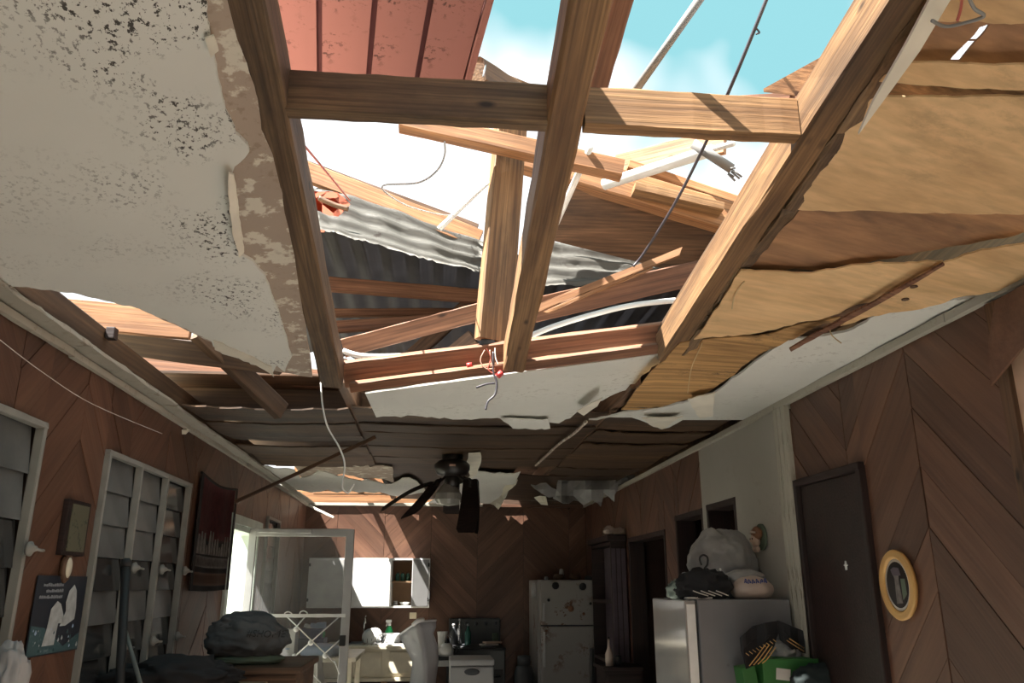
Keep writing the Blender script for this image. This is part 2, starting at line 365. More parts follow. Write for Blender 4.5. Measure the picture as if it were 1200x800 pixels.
def rag(pts, amp=3.0, step=8.0, seed=1, edges=None):
    """ragged outline; edges = indices of the edges to tear (None = all)"""
    rn = random.Random(seed); res = []
    for i in range(len(pts)):
        a = pts[i]; b = pts[(i+1) % len(pts)]; res.append(a)
        if edges is not None and i not in edges: continue
        L = math.hypot(b[0]-a[0], b[1]-a[1]); k = int(L / step)
        nx, ny = -(b[1]-a[1]) / max(L, 1e-6), (b[0]-a[0]) / max(L, 1e-6); w = 0
        for j in range(1, k):
            t = (j + rn.uniform(-0.3, 0.3)) / k; w = 0.55 * w + rn.uniform(-amp, amp)
            res.append((a[0] + (b[0]-a[0])*t + nx*w, a[1] + (b[1]-a[1])*t + ny*w))
    return res
def sheet(name, outline, surf, thick, material, parent=None, cell=30.0, smooth=True):
    """a thin board with a free outline lying on a (curved) surface; outline in photo pixels, surf(u,v) -> point"""
    us = [p[0] for p in outline]; vs_ = [p[1] for p in outline]
    bm = bmesh.new()
    u0 = math.floor(min(us) / cell) * cell; v0 = math.floor(min(vs_) / cell) * cell
    nu = int((max(us) - u0) / cell) + 1; nv = int((max(vs_) - v0) / cell) + 1
    for i in range(nu):
        for j in range(nv):
            pl = clip_rect(outline, u0 + i*cell, u0 + (i+1)*cell, v0 + j*cell, v0 + (j+1)*cell)
            q = []
            for p in pl:
                if not q or math.hypot(p[0]-q[-1][0], p[1]-q[-1][1]) > 0.02: q.append(p)
            if len(q) > 2 and math.hypot(q[0][0]-q[-1][0], q[0][1]-q[-1][1]) < 0.02: q.pop()
            if len(q) < 3: continue
            A = 0.5 * sum(q[k][0]*q[(k+1) % len(q)][1] - q[(k+1) % len(q)][0]*q[k][1] for k in range(len(q)))
            if abs(A) < 0.05: continue
            try: bm.faces.new([bm.verts.new(surf(*p)) for p in q])
            except Exception: pass
    bmesh.ops.remove_doubles(bm, verts=bm.verts[:], dist=0.0006)
    bmesh.ops.recalc_face_normals(bm, faces=bm.faces[:])
    s = sum(f.normal.z * f.calc_area() for f in bm.faces)
    if s > 0: bmesh.ops.reverse_faces(bm, faces=bm.faces[:])
    g = bm.faces[:]
    ret = bmesh.ops.extrude_face_region(bm, geom=g)
    vv = [e for e in ret['geom'] if isinstance(e, bmesh.types.BMVert)]
    bmesh.ops.translate(bm, verts=vv, vec=(0, 0, thick))
    return finish(name, bm, material, parent, Matrix.Translation((0, 0, 0)) if material == 'white_panel' else None, smooth=False)
def blob(name, c, size, material, parent=None, seed=1, rough=0.18, freq=2.2, sub=4, flat=0.6, fold=0.0, zb=None):
    """a soft heap (bag, cloth): a displaced, flat-bottomed body with folds"""
    bm = bmesh.new(); bmesh.ops.create_icosphere(bm, subdivisions=sub, radius=1.0)
    off = Vector((seed * 3.7, seed * 1.9, seed * 5.3))
    for v in bm.verts:
        p = v.co.copy(); d = noise.fractal(p * freq + off, 0.8, 2.0, 4) * rough
        if fold < 0: d -= fold * abs(noise.noise(Vector((p.x * 1.6 + p.z, p.y * 1.6, p.z * 5.5 + p.x)) + off))
        elif fold: d += fold * abs(noise.noise(Vector((p.x * 5 + p.z * 3, p.y * 5, p.z * 2)) + off))
        p = p * (1 + d)
        if p.z < -flat: p.z = -flat + (p.z + flat) * 0.05
        v.co = Vector((p.x * size[0], p.y * size[1], p.z * size[2]))
    return finish(name, bm, material, parent, Matrix.Translation(Vector(c)), smooth=True, world=False)
def letters(name, text, size, W, material, parent, depth=0.0008):
    cu = bpy.data.curves.new(name, 'FONT'); cu.body = text; cu.size = size; cu.extrude = depth; cu.align_x = 'CENTER'; cu.align_y = 'CENTER'
    t = bpy.data.objects.new(name + '_src', cu); col.objects.link(t)
    dg = bpy.context.evaluated_depsgraph_get(); me = bpy.data.meshes.new_from_object(t.evaluated_get(dg))
    bpy.data.objects.remove(t); me.materials.clear(); me.materials.append(M[material]); me.name = name
    return reg(bpy.data.objects.new(name, me), W, parent)
def flat_poly(name, pts2, origin, ax, ay, thick, material, parent=None):
    """a polygon given in metres on the plane origin + x*ax + y*ay, with a real thickness along ax x ay"""
    ax = Vector(ax).normalized(); ay = Vector(ay).normalized(); nrm = ax.cross(ay)
    W = Matrix((ax, ay, nrm)).transposed().to_4x4(); W.translation = Vector(origin)
    bm = bmesh.new(); a = [bm.verts.new((x, y, 0)) for x, y in pts2]; f = bm.faces.new(a)
    r = bmesh.ops.extrude_face_region(bm, geom=[f])
    bmesh.ops.translate(bm, verts=[e for e in r['geom'] if isinstance(e, bmesh.types.BMVert)], vec=(0, 0, thick))
    return finish(name, bm, material, parent, W, world=False)

# ================================================================== THE SETTING
tag(box('ground', (-30, -30, -0.25), (30, 40, -0.12), 'ground', bevel=0), 'dry ground outside the house', 'ground', kind='structure')
tag(box('floor', (-1.5, -1.6, -0.12), (1.75, 8.8, 0.0), 'floor', bevel=0.005), 'pale worn floor of the long room', 'floor', kind='structure')

def chevron(wall, origin, ax, nrm, s0, s1, step, holes, H, phase, bw=0.15, th=0.009, seed=3, matn='wall', upto=None):
    """diagonal planks in vertical strips, alternate strips lean the other way; each plank its own object"""
    rn = random.Random(seed); ax = Vector(ax); nrm = Vector(nrm); az = Vector((0, 0, 1)); origin = Vector(origin)
    k = 0; s = s0
    while s < s1 - 0.02:
        e = min(s + step, s1)
        sg = 1 if (k + phase) % 2 == 0 else -1
        cells = [(s + 0.002, e - 0.002, 0.0, H)]
        for (h0, h1, z0, z1) in holes:
            nc = []
            for (a, b, c, d) in cells:
                if h1 <= a or h0 >= b or z1 <= c or z0 >= d: nc.append((a, b, c, d)); continue
                if h0 > a: nc.append((a, h0, c, d))
                if h1 < b: nc.append((h1, b, c, d))
                m0, m1 = max(a, h0), min(b, h1)
                if z0 > c: nc.append((m0, m1, c, z0))
                if z1 < d: nc.append((m0, m1, z1, d))
            cells = nc
        q = math.sqrt(0.5); dv = (q, sg * q); pv = (-sg * q, q)
        t = min(pv[0]*s, pv[0]*e) - bw
        while t < pv[1]*H + max(pv[0]*s, pv[0]*e):
            for (a, b, c, d) in cells:
                poly = [(a, c), (b, c), (b, d), (a, d)]
                poly = clip_half(poly, pv, t + bw - 0.0025)
                if len(poly) >= 3: poly = clip_half(poly, (-pv[0], -pv[1]), -t)
                if len(poly) < 3: continue
                A = 0.5 * abs(sum(poly[i][0]*poly[(i+1) % len(poly)][1] - poly[(i+1) % len(poly)][0]*poly[i][1] for i in range(len(poly))))
                if A < 0.0015: continue
                cx = sum(p[0] for p in poly) / len(poly); cz = sum(p[1] for p in poly) / len(poly)
                if upto and cz < upto: continue
                X = (ax * dv[0] + az * dv[1]).normalized(); Z = nrm; Y = Z.cross(X)
                W = Matrix((X, Y, Z)).transposed().to_4x4(); W.translation = origin + ax * cx + az * cz
                bm = bmesh.new(); vs_ = []
                h = th + rn.uniform(-0.0018, 0.0018)
                for p in poly:
                    r = ax * (p[0] - cx) + az * (p[1] - cz); vs_.append(bm.verts.new((r.dot(X), r.dot(Y), 0)))
                f = bm.faces.new(vs_); r = bmesh.ops.extrude_face_region(bm, geom=[f])
                bmesh.ops.translate(bm, verts=[g for g in r['geom'] if isinstance(g, bmesh.types.BMVert)], vec=(0, 0, h))
                finish('plank', bm, matn, wall, W, world=False)
            t += bw
        s = e; k += 1
def wall_with_holes(name, axis, face, outer, s0, s1, z1, holes, material, label):
    """base wall slab made of cells around the openings; axis 'y' (side walls) or 'x' (back wall)"""
    ss = sorted({s0, s1} | {h[0] for h in holes} | {h[1] for h in holes}); zz = sorted({0.0, z1} | {h[2] for h in holes} | {h[3] for h in holes})
    bm = bmesh.new()
    for i in range(len(ss) - 1):
        for j in range(len(zz) - 1):
            cs, cz = (ss[i] + ss[i+1]) / 2, (zz[j] + zz[j+1]) / 2
            if any(h[0] < cs < h[1] and h[2] < cz < h[3] for h in holes): continue
            r = bmesh.ops.create_cube(bm, size=1)
            for v in r['verts']:
                s = ss[i] if v.co.y < 0 else ss[i+1]; z = zz[j] if v.co.z < 0 else zz[j+1]; t = face if v.co.x < 0 else outer
                v.co = Vector((t, s, z)) if axis == 'y' else Vector((s, t, z))
    bmesh.ops.remove_doubles(bm, verts=bm.verts[:], dist=1e-5)
    return tag(finish(name, bm, material), label, 'wall', kind='structure')
wq = wall_with_holes('wall_rear', 'x', -1.5, -1.62, XL - 0.12, XR + 0.12, 2.6, [(-0.6, 0.3, 0.0, 2.05)], 'wall_base', 'rear wall with a doorway behind the camera')
tag(box('ceiling', (XL - 0.1, -1.62, 2.6), (XR + 0.1, 0.35, 2.64), 'plaster', None, 0.004), 'remaining ceiling behind the camera', 'ceiling', kind='structure')
# -- left wall
W1 = (1.95, 2.80, 0.75, 2.12); W2 = (3.34, 4.50, 1.17, 2.12); D1 = (5.52, 6.36, 0.0, 1.99); W3 = (6.62, 7.16, 1.3, 2.12)
lholes = [W1, W2, D1, W3]
wl = wall_with_holes('wall_left', 'y', XL - 0.01, XL - 0.12, -1.5, YB + 0.12, 2.42, lholes, 'wall_base', 'left wall clad in dark diagonal planks with louvred windows')
chevron(wl, (XL - 0.01, 0, 0), (0, 1, 0), (1, 0, 0), 0.6, YB, 0.5, lholes, 2.40, 0, seed=5)
# -- back wall
wb = wall_with_holes('wall_back', 'x', YB + 0.01, YB + 0.12, XL - 0.12, XR + 0.12, 2.42, [], 'wall_base', 'far kitchen wall clad in diagonal planks, patch of sun on the left')
chevron(wb, (0, YB + 0.01, 0), (1, 0, 0), (0, -1, 0), -1.475, XR, 0.482, [], 2.40, 0, seed=9)
# -- right wall
DR = (2.88, 3.45, 0.0, 2.04); OW = (4.21, 4.69, 1.2, 2.05); DD = (4.76, 5.34, 0.0, 2.04); DE = (5.6, 6.7, 0.0, 1.97)
rholes = [DR, OW, DD, DE]
wr = wall_with_holes('wall_right', 'y', XR + 0.01, XR + 0.12, -1.5, YB + 0.12, 2.42, rholes, 'wall_base', 'right wall with diagonal planks and a white plastered stretch')
chevron(wr, (XR + 0.01, 0, 0), (0, 1, 0), (-1, 0, 0), 2.06, 3.48, 0.47, [DR], 2.40, 0, seed=13, bw=0.14)
chevron(wr, (XR + 0.01, 0, 0), (0, 1, 0), (-1, 0, 0), 4.76, YB, 0.5, [DD, DE], 2.40, 1, seed=15)
wall_panel = wall_with_holes('plaster_panel', 'y', XR - 0.004, XR + 0.01, 3.6, 4.76, 2.40, [OW], 'plaster', None)
wall_panel.parent = wr; wall_panel.matrix_local = WM['wall_right'].inverted() @ WM[wall_panel.name]
for k in list(wall_panel.keys()): del wall_panel[k]
# rough peeling post: vertical white boards beside the brown door
for i in range(3):
    beam('post_board', (XR - 0.005, 3.49 + i*0.045, 0), (XR - 0.005, 3.49 + i*0.045, 2.40), 0.036, 0.043, 'peeling', wr, seed=40+i, n=14, wob=0.003)
# peach stretch nearest the camera, sunlight put into its colour, with its trim
box('peach_panel', (XR - 0.003, 0.4, 0.0), (XR + 0.012, 2.03, 2.26), 'peach', wr, bevel=0.002)
beam('edge_trim', (XR - 0.006, 2.05, 0), (XR - 0.006, 2.05, 2.38), 0.03, 0.045, 'dim', wr)
box('header_board', (XR - 0.006, 0.4, 2.26), (XR + 0.012, 2.03, 2.42), 'wall', wr, bevel=0.002)
# torn plywood flap hanging off the wall top
fl = [PX(u, v, XR - 0.05) for u, v in ((1166, 352), (1240, 310), (1240, 395), (1199, 405), (1160, 452), (1158, 400))]
bm = bmesh.new(); f = bm.faces.new([bm.verts.new(p) for p in fl]); r = bmesh.ops.extrude_face_region(bm, geom=[f])
bmesh.ops.translate(bm, verts=[g for g in r['geom'] if isinstance(g, bmesh.types.BMVert)], vec=(0.008, 0, 0))
tag(finish('plywood_flap', bm, 'wall'), 'torn reddish plywood flap hanging over the peach wall at the right edge', 'plywood')
# dark rooms behind the openings
def back_room(name, y0, y1, label):
    bm = bmesh.new(); x0, x1 = XR + 0.12, XR + 1.3
    v = [bm.verts.new(p) for p in ((x0, y0, 0), (x1, y0, 0), (x1, y1, 0), (x0, y1, 0), (x0, y0, 2.42), (x1, y0, 2.42), (x1, y1, 2.42), (x0, y1, 2.42))]
    for q in ((0, 1, 2, 3), (7, 6, 5, 4), (0, 4, 5, 1), (1, 5, 6, 2), (2, 6, 7, 3)): bm.faces.new([v[i] for i in q])
    tag(finish(name, bm, 'wall_base'), label, 'room', kind='structure')
back_room('wall_bedroom', 3.6, 5.45, 'unlit side room behind the white plaster wall')
back_room('wall_passage', 5.5, 6.85, 'unlit passage behind the dark doorway near the old refrigerator')
# frames of openings on the right wall
def opening_frame(name, hole, material, label, n):
    y0, y1, z0, z1 = hole; e = empty(name, (XR, (y0+y1)/2, z0), label, 'frame', kind='structure')
    w_ = 0.035
    beam('jamb', (XR + 0.06, y0 + w_/2, z0), (XR + 0.06, y0 + w_/2, z1), 0.13, w_, material, e, upv=(0, 1, 0))
    beam('jamb', (XR + 0.06, y1 - w_/2, z0), (XR + 0.06, y1 - w_/2, z1), 0.13, w_, material, e, upv=(0, 1, 0))
    beam('head', (XR + 0.06, y0, z1 - w_/2), (XR + 0.06, y1, z1 - w_/2), 0.13, w_, material, e)
    if z0 > 0: beam('sill', (XR + 0.06, y0, z0 + w_/2), (XR + 0.06, y1, z0 + w_/2), 0.13, w_, material, e)
    return e
opening_frame('door_2', DD, 'dark_door', 'dark open doorway beside the white plaster wall', 2)
opening_frame('door_3', DE, 'dark_door', 'dark doorway further back near the old refrigerator', 3)
opening_frame('window_4', OW, 'dark_door', 'brown framed opening in the white plaster wall', 4)
# curtain in the opening
bm = bmesh.new(); prev = None
for i in range(41):
    y = 4.2 + 0.52 * i / 40; x = XR + 0.2 + 0.018 * math.sin(i * 1.15)
    a = bm.verts.new((x, y, 1.0)); b = bm.verts.new((x, y, 1.99))
    if prev: bm.faces.new((prev[0], a, b, prev[1]))
    prev = (a, b)
bmesh.ops.solidify(bm, geom=bm.faces[:], thickness=0.003)
tag(finish('curtain', bm, 'curtain', smooth=True), 'dim purple curtain hanging inside the opening of the white wall', 'curtain')
# brown door near camera
d1 = empty('door_1', (XR, 3.16, 0), 'dark brown door in the right wall beside the white post', 'door', kind='structure')
box('leaf', (XR - 0.005, DR[0] + 0.03, 0.02), (XR + 0.035, DR[1] - 0.03, DR[3] - 0.03), 'dark_door', d1, 0.004)
beam('jamb', (XR, DR[0] + 0.012, 0), (XR, DR[0] + 0.012, DR[3]), 0.05, 0.03, 'dark_door', d1, upv=(0, 1, 0))
beam('jamb', (XR, DR[1] - 0.012, 0), (XR, DR[1] - 0.012, DR[3]), 0.05, 0.03, 'dark_door', d1, upv=(0, 1, 0))
beam('head', (XR, DR[0], DR[3] - 0.012), (XR, DR[1], DR[3] - 0.012), 0.05, 0.03, 'dark_door', d1)
hk = PX(991, 662, XR - 0.012)
flat_poly('hook', [(-.014, .0), (-.004, .004), (0, .016), (.004, .004), (.014, 0), (.005, -.003), (.003, -.018), (-.003, -.018), (-.005, -.003)], hk + Vector((0.004, 0, 0)), (0, -1, 0), (0, 0, 1), 0.006, 'white', d1)['label'] = 'small white hook'

# -- left windows with glass louvres
def jalousie(name, hole, bays, label, rows, pat, knobs=()):
    y0, y1, z0, z1 = hole; e = empty(name, (XL, (y0+y1)/2, z0), label, 'window', kind='structure')
    fw = 0.021
    for z in (z0 + fw/2, z1 - fw/2): beam('frame_rail', (XL + 0.005, y0, z), (XL + 0.005, y1, z), 0.03, fw, 'alu_white', e)
    n = len(bays)
    for b in bays: beam('frame_stile', (XL + 0.005, b, z0), (XL + 0.005, b, z1), 0.03, fw, 'alu_white', e, upv=(0, 1, 0))
    for k in range(n - 1):
        a, b = bays[k] + 0.012, bays[k+1] - 0.012
        for r in range(rows):
            zc = z1 - fw - (r + 0.5) * (z1 - z0 - 2*fw) / rows; hh = (z1 - z0 - 2*fw) / rows * 0.535
            mt = 'glass' if pat(k, r) else 'glass_dark'  # rows chosen by pat get the paler glass colour
            R = Matrix.Rotation(math.radians(-6), 3, 'Y')
            box('louvre', (XL - 0.019, a, zc - hh), (XL - 0.013, b, zc + hh), mt, e, 0.001, rot=R, seg=1)
    for (y, z) in knobs:
        kn = lathe('crank', (XL + 0.03, y, z), [(0.0, 0), (0.022, 0.002), (0.024, 0.012), (0.012, 0.02), (0.008, 0.03), (0.0, 0.032)], 'alu_white', e, n=14, axis=(1, 0, 0))
        tube('handle', [(XL + 0.055, y, z), (XL + 0.065, y + 0.02, z - 0.004), (XL + 0.062, y + 0.045, z - 0.004)], 0.005, 'alu_white', kn, n=6)
    box('window_blackout', (XL - 0.11, y0 + 0.005, z0 + 0.005), (XL - 0.095, y1 - 0.005, z1 - 0.005), 'blackout', e, 0.002)  # added dark board outside the louvres, keeps the window dim
    return e
jalousie('window_1', W1, (1.965, 2.785), 'louvred window at the left edge of the photo', 9, lambda k, r: r in (0, 1, 5, 6, 7), [(2.77, 1.71)])
jalousie('window_2', W2, (3.355, 3.73, 4.1, 4.485), 'three-bay louvred window with grey frame on the left wall', 7, lambda k, r: (r < 3 and k < 2) or (r == 4), [(3.73, 1.67), (4.1, 1.67), (4.47, 1.67), (3.73, 1.35), (4.1, 1.35), (4.47, 1.35)])
jalousie('window_3', W3, (6.635, 7.145), 'narrow louvred window beyond the screen door', 8, lambda k, r: True)
# -- left door opening frame
e = empty('door_4', (XL, 5.95, 0), 'bright doorway in the left wall with pale green jambs', 'door', kind='structure')
for y in (D1[0] + 0.02, D1[1] - 0.02): beam('jamb', (XL - 0.055, y, 0), (XL - 0.055, y, D1[3]), 0.13, 0.04, 'pale', e, upv=(0, 1, 0))
beam('head', (XL - 0.055, D1[0], D1[3] - 0.02), (XL - 0.055, D1[1], D1[3] - 0.02), 0.13, 0.04, 'pale', e)
beam('casing', (XL + 0.008, D1[0] - 0.035, 0), (XL + 0.008, D1[0] - 0.035, D1[3] + 0.04), 0.02, 0.06, 'pale', e, upv=(0, 1, 0))
beam('casing', (XL + 0.008, D1[0] - 0.07, D1[3] + 0.03), (XL + 0.008, D1[1] + 0.07, D1[3] + 0.03), 0.02, 0.06, 'pale', e)
# open outer door leaf folded outside
tag(box('outer_door', (XL - 0.98, D1[1] + 0.02, 0.02), (XL - 0.13, D1[1] + 0.06, 1.98), 'pale', None, 0.004), 'pale outer door leaf swung open outside the bright doorway', 'door')

# -- left cornice, broken into pieces along the wall top
tr = empty('trim_1', (XL, 4, 2.40), 'peeling off-white cornice strip along the top of the left wall', 'cornice', kind='structure')
rn = random.Random(4)
y = 0.6
while y < YB - 0.05:
    L = min(rn.uniform(0.5, 1.1), YB - y); 
    off = rn.uniform(0, 0.008)
    beam('cornice_piece', (XL + 0.012 + off, y, 2.392 + rn.uniform(-.004, .004)), (XL + 0.012 + off, y + L - 0.004, 2.392 + rn.uniform(-.004, .004)), 0.022, 0.026, 'cornice', tr, seed=int(y*50), rough_end=0.012, n=6)
    beam('cornice_fillet', (XL + 0.045 + off, y, 2.412 + rn.uniform(-.004, .006)), (XL + 0.045 + off, y + L - 0.01, 2.412 + rn.uniform(-.004, .006)), 0.085 if y < 5 else 0.06, 0.012, 'cornice', tr, seed=int(y*70), rough_end=0.03, n=10, wob=0.004)
    y += L
c = PZ(216, 502, 2.385)
box('hanging_chip', c - Vector((0.02, 0.035, 0.02)), c + Vector((0.02, 0.035, 0.005)), 'paper', tr, 0.004, rot=Matrix.Rotation(0.5, 3, 'X'))
# dark top plate above the left wall
tag(beam('top_plate', (XL + 0.03, 0.6, 2.475), (XL + 0.03, 6.0, 2.475), 0.09, 0.1, 'old_ply'), 'dark wall plate lying on top of the left wall', 'timber')
tr2 = empty('trim_2', (XR, 4, 2.40), 'off-white cornice strip along the top of the right wall', 'cornice', kind='structure')
y = 1.2
while y < YB - 0.05:
    L = min(rn.uniform(0.8, 1.5), YB - y)
    beam('cornice_piece', (XR - 0.014, y, 2.402), (XR - 0.014, y + L - 0.004, 2.402), 0.024, 0.03, 'cornice', tr2, seed=int(y*30), n=6)
    y += L
tr3 = empty('trim_3', (0, YB, 2.40), 'thin pale strip along the top of the back wall', 'cornice', kind='structure')
beam('cornice_piece', (XL, YB - 0.012, 2.402), (0.5, YB - 0.012, 2.402), 0.02, 0.03, 'cornice', tr3)
beam('cornice_piece', (0.503, YB - 0.012, 2.400), (XR, YB - 0.012, 2.400), 0.02, 0.03, 'wall', tr3)

# ================================================================== ROOF FRAMING OVER THE HOLE
def jb(x, y): return Vector((x, y, 2.848 - 0.135 * y))
def joist(x0, y0, x1, y1, wd, ht, material, label, seed):
    a = jb(x0, y0) + Vector((0, 0, ht/2)); b = jb(x1, y1) + Vector((0, 0, ht/2))
    return tag(beam('ceiling_joist', a, b, wd, ht, material, seed=seed, n=20, rough_end=0.01, wob=0.0025), label, 'joist', 'ceiling joists over the hole')
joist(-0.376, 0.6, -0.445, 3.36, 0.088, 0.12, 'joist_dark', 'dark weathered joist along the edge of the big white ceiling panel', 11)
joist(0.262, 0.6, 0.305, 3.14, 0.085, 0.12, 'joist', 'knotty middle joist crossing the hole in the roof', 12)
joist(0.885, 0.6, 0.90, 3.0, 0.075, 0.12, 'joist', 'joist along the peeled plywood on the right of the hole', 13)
# splintered strip still nailed under the right joist
s = empty('nailing_strip', jb(0.95, 1.8), 'rough dark nailing strip with torn plywood edge on the right joist', 'timber')
for i in range(7):
    y0 = 0.6 + i * 0.33
    beam('strip_piece', jb(0.945 + 0.01 * math.sin(i*2.1), y0) + Vector((0, 0, 0.01)), jb(0.945 + 0.01 * math.sin(i*2.1 + 2), y0 + 0.335) + Vector((0, 0, 0.012)), 0.04, 0.03, 'joist_dark', s, seed=60+i, rough_end=0.02, wob=0.005)
# blocking pieces between the joists
tag(beam('blocking_board', (-0.362, 1.645, 2.682), (0.238, 1.645, 2.682), 0.042, 0.105, 'joist_dark', seed=21, n=12), 'cross piece between the dark joist and the middle joist, shade put into its wood colour', 'timber', 'cross pieces between the joists')  # darker wood copy carries the shade on this piece
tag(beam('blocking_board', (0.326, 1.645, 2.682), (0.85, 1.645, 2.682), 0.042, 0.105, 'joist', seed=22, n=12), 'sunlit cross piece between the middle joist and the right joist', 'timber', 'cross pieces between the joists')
def tim(name, a, b, wd, ht, material, label, cat='timber', group=None, seed=1, **kw):
    return tag(beam(name, P(*a), P(*b), wd, ht, material, seed=seed, **kw), label, cat, group)
# header at the far end of the hole
hd = empty('header_beam', P(600, 425, 3.17), 'doubled reddish header beam at the far end of the roof hole', 'timber')
beam('upper_board', P(404, 438, 3.38), P(800, 390, 3.04), 0.05, 0.11, 'red', hd, seed=31, n=16, roll=0.5)
beam('lower_board', P(412, 453, 3.33), P(790, 405, 2.99), 0.05, 0.04, 'red', hd, seed=32, n=16, roll=0.5)
# stud, rafters, broken boards in the opening
st = tag(beam('leaning_stud', P(577, 400, 3.22), P(603, 95, 3.22), 0.15, 0.05, 'joist', seed=33, n=12, upv=(0, 1, 0), roll=math.radians(24)), 'upright plank standing behind the middle joist, sunlit left edge', 'timber')
tim('rafter_stub', (742, -60, 1.65), (690, 128, 2.2), 0.06, 0.09, 'red', 'reddish rafter showing to the right behind the middle joist', seed=34)
g = tim('broken_rafter', (553, 84, 2.25), (662, 150, 3.0), 0.09, 0.085, 'joist', 'broken rafter end with two bent nails above the cross piece', seed=35, rough_end=0.006)
for (u, v) in ((550, 78), (569, 76)):
    tube('nail', [P(u, v, 2.24), P(u - 1, v + 6, 2.20), P(u - 3, v + 14, 2.20)], 0.003, 'nail', g, n=6)
tim('long_purlin', (335, 192, 3.95), (562, 281, 3.95), 0.045, 0.105, 'fresh', 'long sunlit board above the grey metal sheet on the left', seed=36, n=14)
tim('purlin_edge', (360, 192, 4.02), (560, 266, 4.02), 0.03, 0.03, 'dim', 'weathered thin batten on top of the long sunlit board', seed=37)
tim('cut_rafter', (470, 142, 3.1), (729, 200, 3.1), 0.07, 0.085, 'fresh', 'rafter with a clean cut end passing behind the middle joist', seed=38)
tb = tim('broad_beam', (600, 180, 3.5), (905, 272, 3.5), 0.09, 0.15, 'fresh', 'broad sunlit beam sloping down to the right joist', seed=39, n=16)
tim('broad_beam_cap', (735, 196, 3.65), (890, 248, 3.65), 0.09, 0.05, 'fresh', 'pale board lying on top of the broad sunlit beam', seed=41)
tim('cleat_board', (742, 222, 3.42), (845, 246, 3.42), 0.09, 0.045, 'joist', 'short stained cleat nailed to the broad sunlit beam', seed=42)
tim('far_plank', (722, 196, 3.75), (850, 165, 3.3), 0.03, 0.13, 'fresh', 'pale plank behind the white plastic pipe', seed=43)
tim('right_plank', (790, 124, 2.1), (990, 112, 2.0), 0.02, 0.035, 'red', 'thin reddish batten lying on the sunlit cross piece', seed=44)
sh = sheet('roof_board', [(895, 108), (960, 72), (1060, 12), (1075, 30), (985, 118)], lambda u, v: P(u, v, 2.0 + (u - 900) * 0.0006), 0.012, 'fresh')
tag(sh, 'sunlit plywood triangle showing above the right joist', 'plywood')
tim('attic_purlin', (385, 333, 4.6), (570, 348, 4.7), 0.05, 0.085, 'red', 'upper reddish purlin in the dark attic', group='attic purlins', seed=45)
tim('attic_purlin', (390, 367, 4.9), (545, 366, 5.0), 0.05, 0.05, 'red', 'thin middle purlin in the dark attic', group='attic purlins', seed=46)
tim('attic_purlin', (380, 384, 4.75), (565, 372, 4.8), 0.05, 0.07, 'red', 'lowest purlin in the dark attic behind the sloping board', group='attic purlins', seed=47)
tim('sloping_board', (402, 408, 3.55), (575, 362, 3.55), 0.03, 0.085, 'red', 'sloping reddish board left of the upright plank above the conduit', seed=48, n=12, roll=0.32)
tim('attic_strut', (555, 395, 4.0), (470, 465, 4.2), 0.05, 0.08, 'dim', 'dark strut below the sloping board', seed=49)
tim('attic_brace', (480, 420, 4.8), (590, 320, 4.8), 0.05, 0.09, 'dim', 'dark brace leaning in the attic', seed=50)
bp = tim('bowed_plank', (615, 366, 3.5), (850, 312, 3.5), 0.03, 0.115, 'red', 'broad reddish plank right of the middle joist', seed=51, n=16, roll=0.32)
sp = empty('split_lath', P(700, 330, 3.42), 'long split lath with splintered tip in the right half of the hole', 'lath')
beam('lath', P(618, 366, 3.44), P(797, 295, 3.38), 0.015, 0.034, 'fresh', sp, seed=52, rough_end=0.02)
beam('splinter', P(640, 366, 3.43), P(745, 320, 3.40), 0.01, 0.014, 'fresh', sp, seed=53, rough_end=0.02)
beam('splinter', P(700, 341, 3.42), P(762, 316, 3.40), 0.008, 0.01, 'fresh', sp, seed=54, rough_end=0.02)
tim('thin_batten', (640, 272, 3.8), (800, 307, 3.8), 0.03, 0.03, 'red', 'thin batten along the edge of the grey metal sheet', seed=55)

# pink boarded deck above the hole, each board its own piece
dk = empty('pink_roof_deck', PZ(430, 60, 3.06), 'pink painted roof boards with dark grooves and mould spots', 'roof deck')
ZD = 3.06
pl = [PZ(u, v, ZD) for u, v in ((318, 100), (368, 103), (424, 105), (480, 107), (541, 110))]
dirv = Vector((0.127, -1, 0.027))
wid = [0.16] * 6
x0 = pl[0] - Vector((0.32, 0.0, 0))
for i in range(6):
    a = (pl[0] + (pl[4] - pl[0]) * ((i - 2) / 4)) ; b = (pl[0] + (pl[4] - pl[0]) * ((i - 1) / 4))
    wv = (b - a); a2 = a + wv * 0.055; b2 = b - wv * 0.055
    bm = bmesh.new()
    vs_ = [bm.verts.new(p) for p in (a2, b2, b2 + dirv * 1.9 + wv * 0.0, a2 + dirv * 1.9)]
    f = bm.faces.new(vs_); r = bmesh.ops.extrude_face_region(bm, geom=[f])
    bmesh.ops.translate(bm, verts=[q for q in r['geom'] if isinstance(q, bmesh.types.BMVert)], vec=(0, 0, 0.012))
    finish('board', bm, 'pink', dk)
a = pl[0] + (pl[4] - pl[0]) * (-0.5); b = pl[4]
bm = bmesh.new(); vs_ = [bm.verts.new(p + Vector((0, 0.0, 0.012))) for p in (a, b - Vector((0.003, 0, 0)), b - Vector((0.003, 0, 0)) + dirv * 1.9, a + dirv * 1.9)]
f = bm.faces.new(vs_); r = bmesh.ops.extrude_face_region(bm, geom=[f])
bmesh.ops.translate(bm, verts=[q for q in r['geom'] if isinstance(q, bmesh.types.BMVert)], vec=(0, 0, 0.012))
finish('groove_backing', bm, 'pink_groove', dk)
beam('edge_strip', b + Vector((0.008, 0, 0.02)), b + dirv * 1.9 + Vector((0.008, 0, 0.02)), 0.02, 0.05, 'pink', dk)

